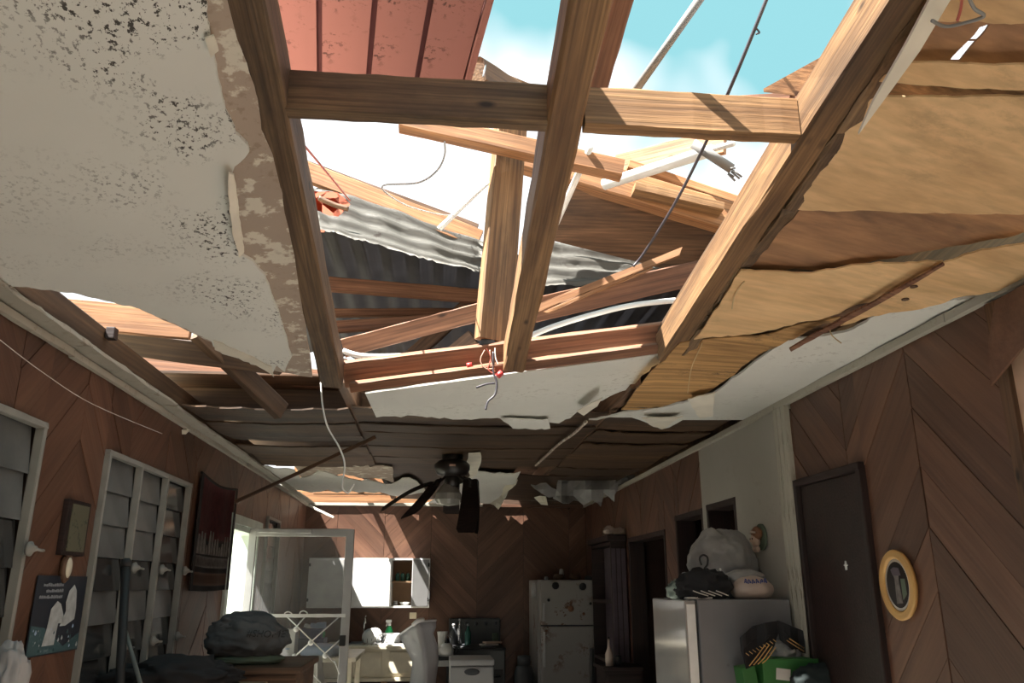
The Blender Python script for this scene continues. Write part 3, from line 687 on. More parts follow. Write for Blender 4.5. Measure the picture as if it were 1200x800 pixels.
# corrugated roof over the far room, seen from below
def corr(name, c00, c10, c01, c11, nu, nv, amp, waves, material, label, parent=None, curl=None):
    c00, c10, c01, c11 = map(Vector, (c00, c10, c01, c11)); bm = bmesh.new(); rows = []
    nrm = (c10 - c00).cross(c01 - c00).normalized()
    for j in range(nv + 1):
        t = j / nv; row = []
        for i in range(nu + 1):
            s = i / nu
            p = c00.lerp(c10, s).lerp(c01.lerp(c11, s), t) + nrm * amp * math.sin(2 * math.pi * waves * s)
            if curl: p += curl(s, t)
            row.append(bm.verts.new(p))
        rows.append(row)
    for j in range(nv):
        for i in range(nu): bm.faces.new((rows[j][i], rows[j][i+1], rows[j+1][i+1], rows[j+1][i]))
    bmesh.ops.solidify(bm, geom=bm.faces[:], thickness=0.002)
    o = finish(name, bm, material, parent, smooth=True)
    if label: tag(o, label, 'roof sheet')
    return o
fa = P(372, 250, 4.05); fb = P(800, 338, 4.05)
sl_ = (fb - fa) / (fb.x - fa.x)
pL = fa + sl_ * (-1.75 - fa.x); pR = fa + sl_ * (1.95 - fa.x)
pL.z = min(pL.z, fa.z + 0.02)
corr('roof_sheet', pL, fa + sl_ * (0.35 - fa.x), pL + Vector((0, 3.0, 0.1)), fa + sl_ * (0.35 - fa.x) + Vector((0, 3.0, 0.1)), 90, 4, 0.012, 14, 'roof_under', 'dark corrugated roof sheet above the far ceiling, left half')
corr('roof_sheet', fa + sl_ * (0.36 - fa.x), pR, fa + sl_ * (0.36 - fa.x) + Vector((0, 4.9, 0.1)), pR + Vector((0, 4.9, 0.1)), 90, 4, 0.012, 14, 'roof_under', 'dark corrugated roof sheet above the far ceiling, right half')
# gable boards closing the attic towards the back right
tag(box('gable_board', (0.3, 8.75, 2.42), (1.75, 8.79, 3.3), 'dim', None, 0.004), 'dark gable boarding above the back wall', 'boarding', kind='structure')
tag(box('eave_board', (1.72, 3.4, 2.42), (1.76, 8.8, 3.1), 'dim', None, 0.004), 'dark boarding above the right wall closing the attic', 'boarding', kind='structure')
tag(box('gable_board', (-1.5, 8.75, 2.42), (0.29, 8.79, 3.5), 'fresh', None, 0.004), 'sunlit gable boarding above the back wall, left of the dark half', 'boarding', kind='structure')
tag(box('gap_blackout_sheet', (-1.4, 3.98, 2.60), (1.7, 7.25, 2.615), 'dim', None, 0.003), 'added dark sheet over the far ceiling that blacks out its gaps', 'boarding', kind='structure')  # added underlay so the ceiling gaps read dark
tag(beam('side_sun_blocker', jb(1.48, 1.74) + Vector((0, 0, 0.145)), jb(1.48, 3.12) + Vector((0, 0, 0.145)), 1.2, 0.02, 'old_ply', n=6), 'added boards keeping sun and sky out of the plywood gaps on the right', 'boarding', kind='structure')  # these boards are added to stop sun leaks and darken the gaps
tag(beam('side_sun_blocker', jb(1.48, -0.2) + Vector((0, 0, 0.145)), jb(1.48, 1.40) + Vector((0, 0, 0.145)), 1.2, 0.02, 'old_ply', n=6), 'added light-blocking boards nearest the camera on the right', 'boarding', kind='structure')
tag(box('side_sun_blocker', (0.95, 3.1, 2.585), (2.1, 3.42, 2.6), 'old_ply', None, 0.003), 'narrow added board blocking sun over the corner of the right joist', 'boarding', kind='structure')
tag(box('side_sun_blocker', (0.5, 3.4, 2.56), (2.1, 4.0, 2.58), 'old_ply', None, 0.003), 'added boards blocking sun above the white strip on the right', 'boarding', kind='structure')
# curled torn edge of the metal
def cs(u, v): return P(u, v, 3.98 - 0.0012 * max(0, v - 250))
def ruled(name, A, B, waves, amp, material, n=40, m_=36, seed=1):
    # crumpled corrugated sheet between two pixel polylines (u, v, Y); the corrugations run along the polylines
    def at_(L, t):
        k = t * (len(L) - 1); i = min(int(k), len(L) - 2); f = k - i; return [L[i][q] + (L[i+1][q] - L[i][q]) * f for q in range(3)]
    bm = bmesh.new(); rows = []; rn2 = random.Random(seed)
    for j in range(m_ + 1):
        t = j / m_; row = []
        for i in range(n + 1):
            a = at_(A, i / n); b = at_(B, i / n); q = [a[k] + (b[k] - a[k]) * t for k in range(3)]
            v = q[1] + (rn2.uniform(-1.4, 1.4) if j in (0, m_) else 0)
            row.append(bm.verts.new(P(q[0], v, q[2]) + Vector((0, -1, 0.4)) * (amp * math.sin(2 * math.pi * waves * t) + 0.014 * noise.noise(Vector((i * 0.22, t * 2.5, seed))))))
        rows.append(row)
    for j in range(m_):
        for i in range(n): bm.faces.new((rows[j][i], rows[j][i+1], rows[j+1][i+1], rows[j+1][i]))
    bmesh.ops.solidify(bm, geom=bm.faces[:], thickness=0.003)
    return finish(name, bm, material, smooth=True)
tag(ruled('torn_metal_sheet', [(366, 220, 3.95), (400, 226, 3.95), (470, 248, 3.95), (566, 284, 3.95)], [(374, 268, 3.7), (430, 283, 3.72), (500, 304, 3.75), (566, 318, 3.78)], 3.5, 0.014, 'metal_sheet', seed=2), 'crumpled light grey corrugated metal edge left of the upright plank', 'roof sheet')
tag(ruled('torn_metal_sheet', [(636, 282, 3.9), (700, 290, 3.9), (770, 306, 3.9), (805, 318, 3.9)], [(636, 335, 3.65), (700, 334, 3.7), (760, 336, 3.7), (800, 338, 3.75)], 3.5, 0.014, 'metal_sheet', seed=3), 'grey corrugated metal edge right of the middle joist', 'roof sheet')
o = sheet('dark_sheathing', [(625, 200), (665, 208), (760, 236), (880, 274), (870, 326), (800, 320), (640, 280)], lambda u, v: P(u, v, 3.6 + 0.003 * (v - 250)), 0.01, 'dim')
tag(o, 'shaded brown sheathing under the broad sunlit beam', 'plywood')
o = sheet('orange_flashing', rag([(362, 222), (395, 226), (410, 240), (388, 262), (380, 272), (368, 272)], 2, 8, 8), lambda u, v: P(u, v, 3.8), 0.004, 'orange')
tag(o, 'orange red metal scrap beside the dark joist', 'metal scrap')
tag(tube('steel_bracket', [P(374, 232, 3.7), P(392, 240, 3.7), P(408, 245, 3.7)], 0.014, 'dim', n=6), 'short dark bracket on the orange scrap', 'bracket')
tag(tube('pipe_stub', [P(828, 300, 3.71), P(872, 324, 3.76)], 0.042, 'conduit', n=12), 'short grey pipe stub lying in the shade beyond the lath', 'pipe')
tag(blob('teal_scrap', P(881, 229, 3.5), (0.022, 0.02, 0.03), 'tealbottle', seed=4), 'small teal scrap on the end of the broad beam', 'scrap')

# pipes, cables, wires in the hole
k1 = tag(tube('grey_conduit', [P(832, -18, 1.5), P(737, 117, 1.70)], 0.0105, 'conduit', n=10), 'grey conduit rising from the sunlit cross piece to the sky', 'conduit')
lathe('coupling', P(738, 116, 1.70), [(0.013, -0.012), (0.016, -0.008), (0.016, 0.008), (0.013, 0.012)], 'conduit', k1, n=12, axis=P(737, 117, 1.70) - P(832, -18, 1.5))
tag(tube('grey_conduit', [P(692, 172, 3.04), P(648, 270, 3.5)], 0.015, 'pvc', n=10), 'white conduit slanting down beside the middle joist', 'conduit')
tag(tube('bent_conduit', [P(690, 108, 1.85), P(712, 109, 1.8), P(728, 114, 1.76), P(740, 118, 1.72)], 0.008, 'conduit', n=8), 'short bent conduit end beside the middle joist', 'conduit')
tag(tube('white_pipe', [P(708, 216, 3.3), P(835, 176, 2.9)], 0.026, 'pvc', n=14), 'thick white plastic pipe across the broad sunlit beam', 'pipe')
tag(tube('white_pipe', [P(795, 186, 3.05), P(860, 168, 2.8)], 0.012, 'pvc', n=10), 'thin white pipe behind the broken pipe end', 'pipe')
kb = tag(tube('broken_pipe', [P(812, 168, 2.5), P(858, 198, 2.5)], 0.018, 'conduit', n=12), 'broken grey pipe with a frayed end pointing at the sky', 'pipe')
rn = random.Random(8)
for i in range(6):
    a = P(857, 198, 2.5) + Vector((rn.uniform(-.015, .015),) * 1 + (rn.uniform(-.015, .015), rn.uniform(-.015, .015)))
    tube('shard', [a, a + (P(862, 201, 2.5) - P(812, 168, 2.5)).normalized() * 0.02 + Vector((rn.uniform(-.02, .02), 0, rn.uniform(-.02, .02)))], 0.004, 'conduit', kb, n=5)
tag(tube('pink_pipe', [P(515, 268, 3.75), P(558, 227, 3.75), P(575, 213, 3.75)], 0.016, 'pvc', n=10, taper=0.4), 'pale pipe leaning over the long sunlit board', 'pipe')
cb = tag(tube('dark_cable', [P(906, -20, 1.9), P(880, 45, 2.0), P(852, 112, 2.15), P(820, 182, 2.5), P(790, 240, 2.9), P(755, 296, 3.3), P(742, 312, 3.36)], 0.006, 'cable', n=7), 'dark cable running from the sky down to the split lath', 'cable')
tube('loose_strand', [P(886, 33, 1.98), P(890, 38, 1.98), P(886, 40, 1.98)], 0.003, 'cable', cb, n=5)
tag(tube('red_wire', [P(352, 165, 2.2), P(378, 196, 2.6), P(410, 235, 3.4)], 0.004, 'redwire', n=5), 'thin red wire from the dark joist to the orange scrap', 'wire')
tag(tube('white_wire', [P(521, 166, 2.0), P(521, 182, 2.05), P(512, 200, 2.1), P(490, 214, 2.15), P(450, 217, 2.2), P(455, 228, 2.4), P(480, 242, 2.9), P(515, 251, 3.4), P(535, 252, 3.85)], 0.0028, 'wire', n=5), 'looping white wire against the sky under the shaded cross piece', 'wire')
tag(tube('plastic_conduit', [P(402, 411, 3.42), P(425, 417, 3.42), P(470, 417, 3.42), P(515, 414, 3.40), P(556, 411, 3.36)], 0.0125, 'pvc', n=10), 'white conduit sagging between the dark joist and the junction box', 'conduit')
tag(tube('plastic_conduit', [P(616, 396, 3.3), P(650, 382, 3.3), P(700, 367, 3.3), P(745, 357, 3.3), P(800, 351, 3.3)], 0.0125, 'pvc', n=10), 'white conduit rising behind the broad reddish plank to the right joist', 'conduit')
jx = empty('junction_box', P(573, 402, 3.25), 'grey junction box with loose wires hanging beside the middle joist', 'junction box')
c = P(571, 404, 3.22)
lathe('box_body', c, [(0.02, -0.022), (0.034, -0.02), (0.036, 0.016), (0.03, 0.022), (0.0, 0.022)], 'tank', jx, n=16, axis=(0, -1, -0.3))
tube('elbow', [P(566, 398, 3.24), P(572, 385, 3.24), P(582, 376, 3.26)], 0.018, 'conduit', jx, n=10)
for i, (mt, pts) in enumerate((('copper', ((568, 410), (563, 422), (570, 432), (586, 430))), ('copper', ((574, 410), (576, 425), (580, 436))), ('wire', ((580, 408), (581, 420), (586, 431))), ('redwire', ((570, 408), (575, 420), (572, 433), (584, 440))), ('cable', ((578, 412), (578, 435), (582, 448), (580, 462), (572, 470), (569, 480))), ('cable', ((580, 449), (570, 450), (558, 454))))):
    tube('loose_wire', [P(u, v, 3.15) for u, v in pts], 0.0025 if i < 4 else 0.0045, mt, jx, n=5)
tube('red_connector', [P(583, 441, 3.13), P(588, 436, 3.13)], 0.012, 'redplastic', jx, n=8)
tube('red_connector', [P(547, 428, 3.2), P(553, 427, 3.2)], 0.010, 'redplastic', jx, n=8)

# ================================================================== CEILING SHEETS NEAR THE CAMERA
# big white fibreboard panel on the left: backing and torn white face
bp_ = empty('ceiling_panel', PC(150, 200), 'large sagging white ceiling panel with mould specks along its torn edge', 'ceiling panel')
sheet('backing', rag([(-60, -70), (262, -70), (268, 5), (300, 110), (322, 190), (345, 300), (366, 442), (330, 436), (290, 424), (250, 402), (205, 380), (160, 360), (90, 343), (-60, 325)], 1.2, 12, 3), lambda u, v: PC(u, v, -0.004), 0.010, 'torn', bp_)
face = [(-60, -70), (238, -70), (241, -5), (246, 45), (254, 85), (264, 130), (276, 157), (290, 170), (292, 178), (282, 190), (269, 202), (271, 224), (277, 250), (281, 272), (282, 298), (296, 306), (310, 322), (318, 345), (328, 372), (336, 396), (342, 418), (334, 436), (324, 428), (319, 438), (300, 424), (288, 422), (286, 416), (270, 414), (262, 412), (250, 406), (248, 400), (205, 379), (160, 361), (90, 344), (-60, 326)]
sheet('white_face', rag(face, 1.0, 6, 9), lambda u, v: PC(u, v, 0.006), 0.0085, 'white_panel', bp_)
def curl_flap(name, pts, off, parent, material='paper', c=0.004):
    return sheet(name, rag(pts, 1.0, 5, 12), off, c, material, parent, cell=8)
curl_flap('peeled_curl', [(268, 203), (274, 205), (279, 236), (282, 262), (286, 296), (280, 302), (272, 268), (267, 226)], lambda u, v: PC(u, v, 0.022 + 0.0012 * (280 - u)), bp_)
curl_flap('peeled_curl', [(240, 45), (250, 42), (256, 60), (247, 68)], lambda u, v: PC(u, v, 0.02), bp_)
curl_flap('peeled_curl', [(286, 414), (318, 430), (321, 442), (300, 428), (252, 410), (250, 399)], lambda u, v: PC(u, v, 0.012), bp_)

def veneer(label, pts, off, material, seed, thick=0.005, amp=1.6, edges=None, name='plywood_layer', cell=24):
    f0 = off if callable(off) else (lambda u, v: PC(u, v, off))
    def f1(u, v):
        p = f0(u, v); p.x = min(p.x, XR - 0.005); return p     # sheets end at the right wall
    o = sheet(name, rag(pts, amp, 9, seed, edges), f1, thick, material, cell=cell)
    return tag(o, label, 'plywood', 'peeled plywood layers on the right')
veneer('topmost ochre plywood piece at the right corner with dark flecks', [(1096, -60), (1420, -60), (1420, 28), (1130, 26), (1075, 26)], -0.01, 'veneer', 71)
veneer('brown plywood strip with a bright slit of sky at the right corner', [(1078, 24), (1420, 26), (1420, 86), (1118, 78), (1160, 28), (1148, 32), (1112, 72), (1108, 78), (1052, 76)], -0.03, 'veneer_dark', 72)
veneer('narrow ochre board between two gaps at the upper right', [(1046, 73), (1420, 82), (1420, 112), (1130, 104), (1030, 96)], 0.004, 'veneer', 73, amp=0.8)
veneer('dark strip in the gap above the broad ochre plywood', [(1016, 96), (1120, 100), (1420, 110), (1420, 120), (1010, 118)], -0.04, 'dim', 74, amp=0.6)  # flat dark strip laid across the gap
veneer('broad ochre plywood sheet right of the right joist', [(1008, 112), (1100, 114), (1420, 113), (1420, 256), (1060, 249), (925, 245), (962, 200)], 0.002, 'veneer', 75, amp=1.0)
veneer('dark stained plywood layer below the broad ochre sheet', [(932, 240), (1420, 250), (1420, 264), (1200, 272), (1120, 288), (1030, 304), (960, 317), (866, 316)], -0.012, 'veneer_dark', 76)
veneer('pale sagging plywood strip ending at the right joist', [(868, 317), (960, 318), (1030, 308), (1105, 306), (1060, 334), (985, 367), (900, 387), (813, 398), (842, 360)], lambda u, v: PC(u, v, 0.014 + 0.0003 * max(0, v - 330)), 'veneer', 77)
veneer('pale drooping plywood strip with two dark knot holes', [(1098, 312), (1150, 293), (1420, 259), (1420, 300), (1140, 346), (1080, 362), (1030, 370), (985, 382), (1040, 345)], lambda u, v: PC(u, v, 0.03), 'veneer', 78)
veneer('mouldy ochre plywood at the corner of the right joist', [(797, 402), (880, 394), (985, 372), (940, 392), (895, 412), (860, 440), (820, 464), (770, 478), (728, 480), (752, 450)], 0.004, 'veneer_mould', 79)
veneer('shadowed inner plywood above the drooping strips', [(845, 380), (960, 350), (1100, 320), (1180, 290), (1180, 330), (1080, 365), (985, 384), (900, 412)], -0.03, 'dim', 80)
kn = [tag(lathe('knot_hole', PC(u, v, 0.032), [(0.0, -0.001), (0.011, -0.001), (0.011, 0.002), (0.0, 0.002)], 'dim', n=12), lb, 'knot', 'knots in the drooping strip') for (u, v, lb) in ((1061, 351, 'dark round knot in the drooping pale plywood strip, left one'), (1071, 336, 'faint knot in the drooping pale plywood strip, right one'))]
# dark gap strip along right joist, diagonal lath
o = sheet('diagonal_lath', rag([(925, 409), (960, 388), (1040, 345), (1105, 309), (1107, 311), (1043, 349), (963, 392), (927, 412)], 0.5, 10, 81), lambda u, v: PC(u, v, 0.05), 0.006, 'red', cell=12)
tag(o, 'dark diagonal lath crossing the pale plywood strips', 'lath')
o = sheet('wood_splinter', [(1100, -20), (1126, -20), (1078, 60), (1040, 112), (1006, 158), (1022, 122), (1062, 52)], lambda u, v: PC(u, v, 0.03 + 0.0003 * v), 0.008, 'paper', cell=14)
tag(o, 'long pale splinter hanging from the right joist at the top', 'splinter')
tag(tube('bent_wire', [PC(1092, 24, 0.06), PC(1108, 31, 0.06), PC(1130, 27, 0.06), PC(1153, 19, 0.06), PC(1142, 10, 0.06), PC(1134, -6, 0.06)], 0.0035, 'conduit', n=6), 'bent grey wire hanging at the upper right corner', 'wire')
tag(tube('pink_wire', [PC(1128, -10, 0.06), PC(1126, 10, 0.06), PC(1122, 24, 0.06)], 0.003, 'redwire', n=5), 'short pink wire at the upper right corner', 'wire')
for i, (a, b, lb) in enumerate((((823, 402), (806, 460), 'long loose fibre hanging below the pale plywood strip'), ((872, 330), (858, 362), 'short loose fibre at the torn end of the pale strip'), ((972, 384), (986, 402), 'curly fibres at the lower end of the diagonal lath'))):
    tag(tube('wood_fibre', [PC(*a, 0.02), PC((a[0]+b[0])/2 - 4, (a[1]+b[1])/2, 0.03), PC(*b, 0.05)], 0.0022, 'straw', n=5), lb, 'fibre', 'loose wood fibres')
# white fibreboard along the right wall
wp = empty('ceiling_panel', PC(950, 430), 'white ceiling strip along the right wall with a ragged upper edge', 'ceiling panel')
sheet('white_face', rag([(690, 492), (770, 478), (835, 462), (885, 424), (925, 398), (965, 394), (1000, 386), (1030, 368), (1085, 360), (1150, 346), (1275, 292), (1275, 302), (1160, 355), (1060, 407), (1000, 437), (924, 475), (872, 492), (800, 492), (775, 503), (765, 498), (740, 489)], 1.6, 8, 83, [0, 1, 2, 3, 4, 5, 6, 7, 8, 17, 18, 19, 20]), lambda u, v: PC(u, v, 0.004), 0.009, 'white_board', wp)
curl_flap('hanging_flap', [(806, 468), (838, 460), (836, 488), (820, 490)], lambda u, v: PC(u, v, 0.03 + 0.001 * (v - 460)), wp)
curl_flap('hanging_flap', [(752, 490), (800, 488), (776, 503), (766, 500)], lambda u, v: PC(u, v, 0.03), wp)
# white strip beyond the header
def hsurf(u, v):
    vt = 461 - (u - 428) * 0.134; t = max(0, min(1.6, (v - vt) / (492 - vt)))
    Y = (3.36 - (u - 428) * 0.00097) * (1 - t) + 4.10 * t
    return P(u, v, Y)
wp2 = empty('ceiling_panel', hsurf(580, 470), 'white ceiling strip between the header beam and the stained plywood', 'ceiling panel')
sheet('white_face', rag([(428, 461), (600, 438), (779, 414), (772, 426), (752, 440), (738, 456), (715, 464), (690, 476), (668, 490), (655, 496), (600, 490), (545, 491), (500, 489), (441, 489)], 1.8, 7, 84, [2, 3, 4, 5, 6, 7, 8, 9, 10, 11, 12]), hsurf, 0.009, 'white_board', wp2)
curl_flap('torn_flap', [(586, 490), (642, 491), (645, 502), (622, 503), (601, 502), (596, 497)], lambda u, v: PC(u, v, 0.012), wp2, 'white_board')
curl_flap('torn_flap', [(676, 482), (690, 474), (706, 466), (700, 476), (684, 487)], lambda u, v: PC(u, v, 0.02), wp2)

# ================================================================== FAR CEILING (boards, torn paper)
ce = empty('ceiling', (0, 5.5, 2.42), 'water-stained plywood ceiling of the far room, torn open in places', 'ceiling', kind='structure')
rn = random.Random(21)
def cboard(x0, x1, y0, y1, z, material='old_ply', th=0.008, tilt=0.0, jag=0.02, bow=0.01, name='ceiling_board'):
    bm = bmesh.new(); n = 14; rows = []
    for j in range(3):
        row = []
        for i in range(n + 1):
            x = x0 + (x1 - x0) * i / n; y = y0 + (y1 - y0) * j / 2
            if j != 1: y += rn.uniform(-jag, jag)
            zz = z + tilt * (j - 1) - bow * math.sin(math.pi * i / n) + rn.uniform(-.002, .002)
            row.append(bm.verts.new((x, y, zz)))
        rows.append(row)
    for j in range(2):
        for i in range(n): bm.faces.new((rows[j][i], rows[j+1][i], rows[j+1][i+1], rows[j][i+1]))
    r = bmesh.ops.extrude_face_region(bm, geom=bm.faces[:])
    bmesh.ops.translate(bm, verts=[q for q in r['geom'] if isinstance(q, bmesh.types.BMVert)], vec=(0, 0, th))
    return finish(name, bm, material, ce)
for (y0, y1, z, t) in ((3.98, 4.36, 2.44, 0.004), (4.37, 4.68, 2.43, -0.006), (4.71, 5.02, 2.445, 0.012), (5.08, 5.42, 2.43, 0.0), (5.5, 5.95, 2.44, -0.01)): cboard(-1.24, -0.44, y0, y1, z, tilt=t)
for (y0, y1, z, t) in ((3.98, 4.33, 2.445, 0.0), (4.34, 4.62, 2.44, 0.006), (4.63, 5.05, 2.44, -0.004), (5.06, 5.5, 2.435, 0.003), (5.51, 5.95, 2.44, 0.004)): cboard(-0.425, 0.88, y0, y1, z, tilt=t, jag=0.012)
for (y0, y1, z, t) in ((4.02, 4.42, 2.445, 0.0), (4.44, 4.85, 2.44, 0.008), (4.87, 5.3, 2.435, 0.0), (5.33, 5.9, 2.445, -0.01), (5.95, 6.5, 2.45, 0.01)): cboard(0.9, 1.57, y0, y1, z, tilt=t)
for (y0, y1) in ((6.0, 7.3),): cboard(-0.42, 0.62, y0, y1, 2.46, 'old_ply')
cboard(0.64, 1.57, 6.55, 8.55, 2.46, 'old_ply'); cboard(-0.36, 0.62, 7.3, 8.56, 2.46, 'old_ply')
# joists carried on over the far room (dark)
for x, lb in ((-0.43, 'dark far ceiling joist continuing the left joist line'), (0.9, 'dark far ceiling joist continuing the right joist line')):
    tag(beam('far_joist', (x, 3.5, 2.51), (x, 8.6, 2.51), 0.05, 0.11, 'dim', n=12), lb, 'joist')
# white remnants nearer the back wall
def rem(name, pts, off, seed, material='white_board', amp=2.0, edges=None):
    return sheet(name, rag(pts, amp, 6, seed, edges), lambda u, v: PC(u, v, off), 0.007, material, ce, cell=20)
rem('white_remnant', [(300, 547), (345, 551), (352, 560), (372, 552), (395, 558), (430, 562), (452, 568), (480, 560), (492, 568), (500, 578), (470, 582), (420, 577), (345, 574)], 0.0, 91)
rem('white_remnant', [(556, 552), (610, 553), (604, 566), (596, 575), (588, 588), (580, 592), (556, 591), (500, 590), (520, 575), (545, 565)], 0.0, 92)
rem('brown_remnant', [(344, 545), (460, 547), (462, 566), (430, 560), (395, 556), (372, 558), (354, 560)], -0.006, 93, 'torn')
# narrow lit batten and rubble near back-left corner, above the ceiling hole
tag(beam('ceiling_batten', (-1.2, 7.75, 2.47), (-0.28, 7.72, 2.47), 0.05, 0.05, 'fresh', n=8), 'sunlit batten in the hole above the back wall', 'batten')
tag(beam('ceiling_batten', (-1.22, 8.35, 2.5), (-0.15, 8.35, 2.5), 0.09, 0.05, 'fresh', n=8), 'pale plate in the hole just above the back wall', 'batten')
tag(beam('ceiling_batten', (-0.92, 7.2, 2.52), (-0.72, 8.6, 2.52), 0.04, 0.05, 'dim', n=8), 'dark cross batten over the sunlit hole, left one', 'batten')
tag(beam('ceiling_batten', (-0.62, 7.2, 2.52), (-0.5, 8.6, 2.52), 0.05, 0.05, 'dim', n=8), 'dark cross batten over the sunlit hole, right one', 'batten')
tag(beam('loose_lath', P(362, 592, 8.3), P(391, 606, 8.2), 0.015, 0.02, 'paper', n=4), 'pale lath poking out of the rubble at the back left corner', 'lath')
tag(beam('leaning_stick', P(276, 588, 4.9), P(440, 512, 4.7), 0.015, 0.02, 'dim', n=8), 'dark stick hanging diagonally below the left ceiling', 'stick')
# crumpled hanging sheets at the back right
hs = empty('hanging_paper', P(670, 575, 6.8), 'crumpled pale ceiling paper hanging at the back right', 'torn paper')
def crum(name, pts, Y, seed, material='plasticbag'):
    return sheet(name, rag(pts, 2.2, 6, seed), lambda u, v: P(u, v, Y + 0.10 * noise.noise(Vector((u * 0.06, v * 0.06, seed)))), 0.004, material, hs, cell=7)
crum('paper_fold', [(655, 560), (690, 555), (722, 556), (724, 574), (720, 588), (708, 578), (704, 594), (694, 586), (684, 592), (672, 586), (660, 590), (648, 584), (652, 574)], 6.8, 95)
crum('paper_fold', [(622, 568), (640, 566), (652, 574), (650, 582), (638, 580), (632, 576)], 6.6, 96)
crum('paper_fold', [(720, 556), (760, 555), (745, 564), (725, 574)], 6.9, 97)
crum('paper_shred', [(574, 590), (584, 584), (598, 560), (608, 555), (600, 572), (590, 586), (584, 597)], 6.9, 98, 'paper')
crum('paper_shred', [(626, 583), (640, 582), (642, 592), (634, 591)], 7.2, 99, 'paper')
tag(tube('torn_tape', [PC(687, 494, 0.01), PC(672, 508, 0.02), PC(655, 520, 0.01), PC(640, 534, 0.02), PC(628, 545, 0.01)], 0.009, 'torn', n=6), 'torn seam tape hanging along the stained plywood joint', 'tape')
o = curl_flap('paper_scrap', [(549, 531), (563, 530), (564, 540), (559, 556), (552, 560), (546, 546)], lambda u, v: PC(u, v, 0.012), ce)

# openings beyond the left wall top: eave boards and rafters in the sun
tag(beam('eave_deck', P(40, 364, 3.3), P(225, 381, 3.3), 0.03, 0.125, 'fresh', seed=88, n=8), 'sunlit grainy board seen through the gap above the left wall', 'board')
tim('eave_rafter', (118, 398, 3.7), (330, 425, 3.7), 0.05, 0.11, 'old_ply', 'dark rafter crossing the gap above the left wall', seed=57, roll=0.45)
tim('eave_rafter', (165, 424, 4.2), (380, 445, 4.2), 0.04, 0.10, 'red', 'reddish lower rafter in the gap above the left wall', seed=58)
tim('diagonal_brace', (232, 388, 3.6), (330, 482, 4.0), 0.05, 0.09, 'old_ply', 'dark diagonal brace hanging in the gap left of the dark joist', seed=59)
tim('gap_blackout_board', (190, 466, 4.3), (450, 472, 4.3), 0.03, 0.14, 'old_ply', 'added dark board blacking out the gap behind the diagonal brace', seed=61)  # added to keep the gap above the left ceiling black
tag(box('plate_block', P(131, 391, 3.0) - Vector((0.016, 0.02, 0.022)), P(131, 391, 3.0) + Vector((0.016, 0.02, 0.022)), 'dark_door', None, 0.003), 'small dark block standing on the left wall plate', 'block')
tag(tube('hanging_wire', [P(376, 448, 3.32), P(378, 475, 3.3), P(384, 500, 3.28), P(398, 525, 3.26), P(404, 545, 3.25), P(401, 570, 3.25), P(408, 577, 3.25), P(415, 567, 3.25)], 0.0035, 'wire', n=6), 'long white wire hanging from the end of the dark joist', 'wire')
tag(tube('wall_wire', [PX(0, 398, XL + 0.02), PX(50, 436, XL + 0.02), PX(110, 474, XL + 0.02), PX(190, 508, XL + 0.02)], 0.0015, 'wire', n=5), 'thin wire sagging along the left wall above the windows', 'wire')

# ================================================================== CEILING FAN
fx = P(530, 540, 5.35); fx = Vector((fx.x, 5.35, 0))
fan = empty('ceiling_fan', (fx.x, fx.y, 2.40), 'dark ceiling fan with drooping water-damaged blades and a ribbed glass lamp', 'ceiling fan')
lathe('canopy', (fx.x, fx.y, 2.365), [(0.03, -0.03), (0.06, -0.02), (0.07, 0.03), (0.07, 0.06), (0, 0.06)], 'fan', fan)
zm = P(530, 548, 5.35).z
lathe('motor', (fx.x, fx.y, zm), [(0.05, -0.06), (0.10, -0.045), (0.118, -0.01), (0.118, 0.02), (0.09, 0.045), (0.04, 0.06), (0.04, 0.10), (0, 0.10)], 'fan', fan)
box('badge', (fx.x - 0.02, fx.y - 0.12, zm - 0.005), (fx.x + 0.02, fx.y - 0.113, zm + 0.008), 'copper', fan, 0.002)
lathe('switch_housing', (fx.x, fx.y, zm - 0.10), [(0, -0.03), (0.05, -0.03), (0.055, 0.03), (0.04, 0.05), (0, 0.05)], 'fan', fan)
prof = [(0.03, 0.03), (0.05, 0.01), (0.085, -0.04), (0.09, -0.08), (0.07, -0.11), (0, -0.12)]
lg = lathe('lamp_glass', (fx.x - 0.02, fx.y, zm - 0.13), prof, 'lampglass', fan, n=22, smooth=False)
tube('pull_chain', [(fx.x + 0.05, fx.y - 0.04, zm - 0.12), (fx.x + 0.055, fx.y - 0.05, zm - 0.3)], 0.002, 'nail', fan, n=5)
def blade(pts, wd, wdir, seed):
    pts = smooth_path([Vector(p) for p in pts], 5); wdir = Vector(wdir).normalized(); bm = bmesh.new(); rows = []
    n = len(pts)
    for i, p in enumerate(pts):
        t = i / (n - 1); k = wd * (0.75 + 0.35 * t) * (1 if t < 0.93 else 0.72)
        rows.append((bm.verts.new(p - wdir * k / 2), bm.verts.new(p + wdir * k / 2)))
    for i in range(n - 1): bm.faces.new((rows[i][0], rows[i][1], rows[i+1][1], rows[i+1][0]))
    bmesh.ops.solidify(bm, geom=bm.faces[:], thickness=0.007)
    b = finish('blade', bm, 'blade', fan)
    d = (Vector(pts[0]) - Vector((fx.x, fx.y, zm - 0.04))); c0 = Vector((fx.x, fx.y, zm - 0.04)) + d.normalized() * 0.08
    tube('blade_bracket', [c0, (c0 + pts[0]) / 2 + Vector((0, 0, -0.012)), pts[0], pts[2]], 0.010, 'fan', fan, n=6)
yb = fx.y
blade([P(512, 563, yb - 0.13), P(500, 580, yb - 0.35), P(478, 605, yb - 0.45)], 0.125, (1, 0.5, 0.45), 1)
blade([P(505, 566, yb + 0.06), P(480, 576, yb + 0.14), P(447, 597, yb + 0.2)], 0.11, (0.1, 1, 0.5), 2)
blade([P(551, 562, yb - 0.16), P(550, 590, yb - 0.3), P(546, 624, yb - 0.38)], 0.12, (1, -0.25, 0), 3)
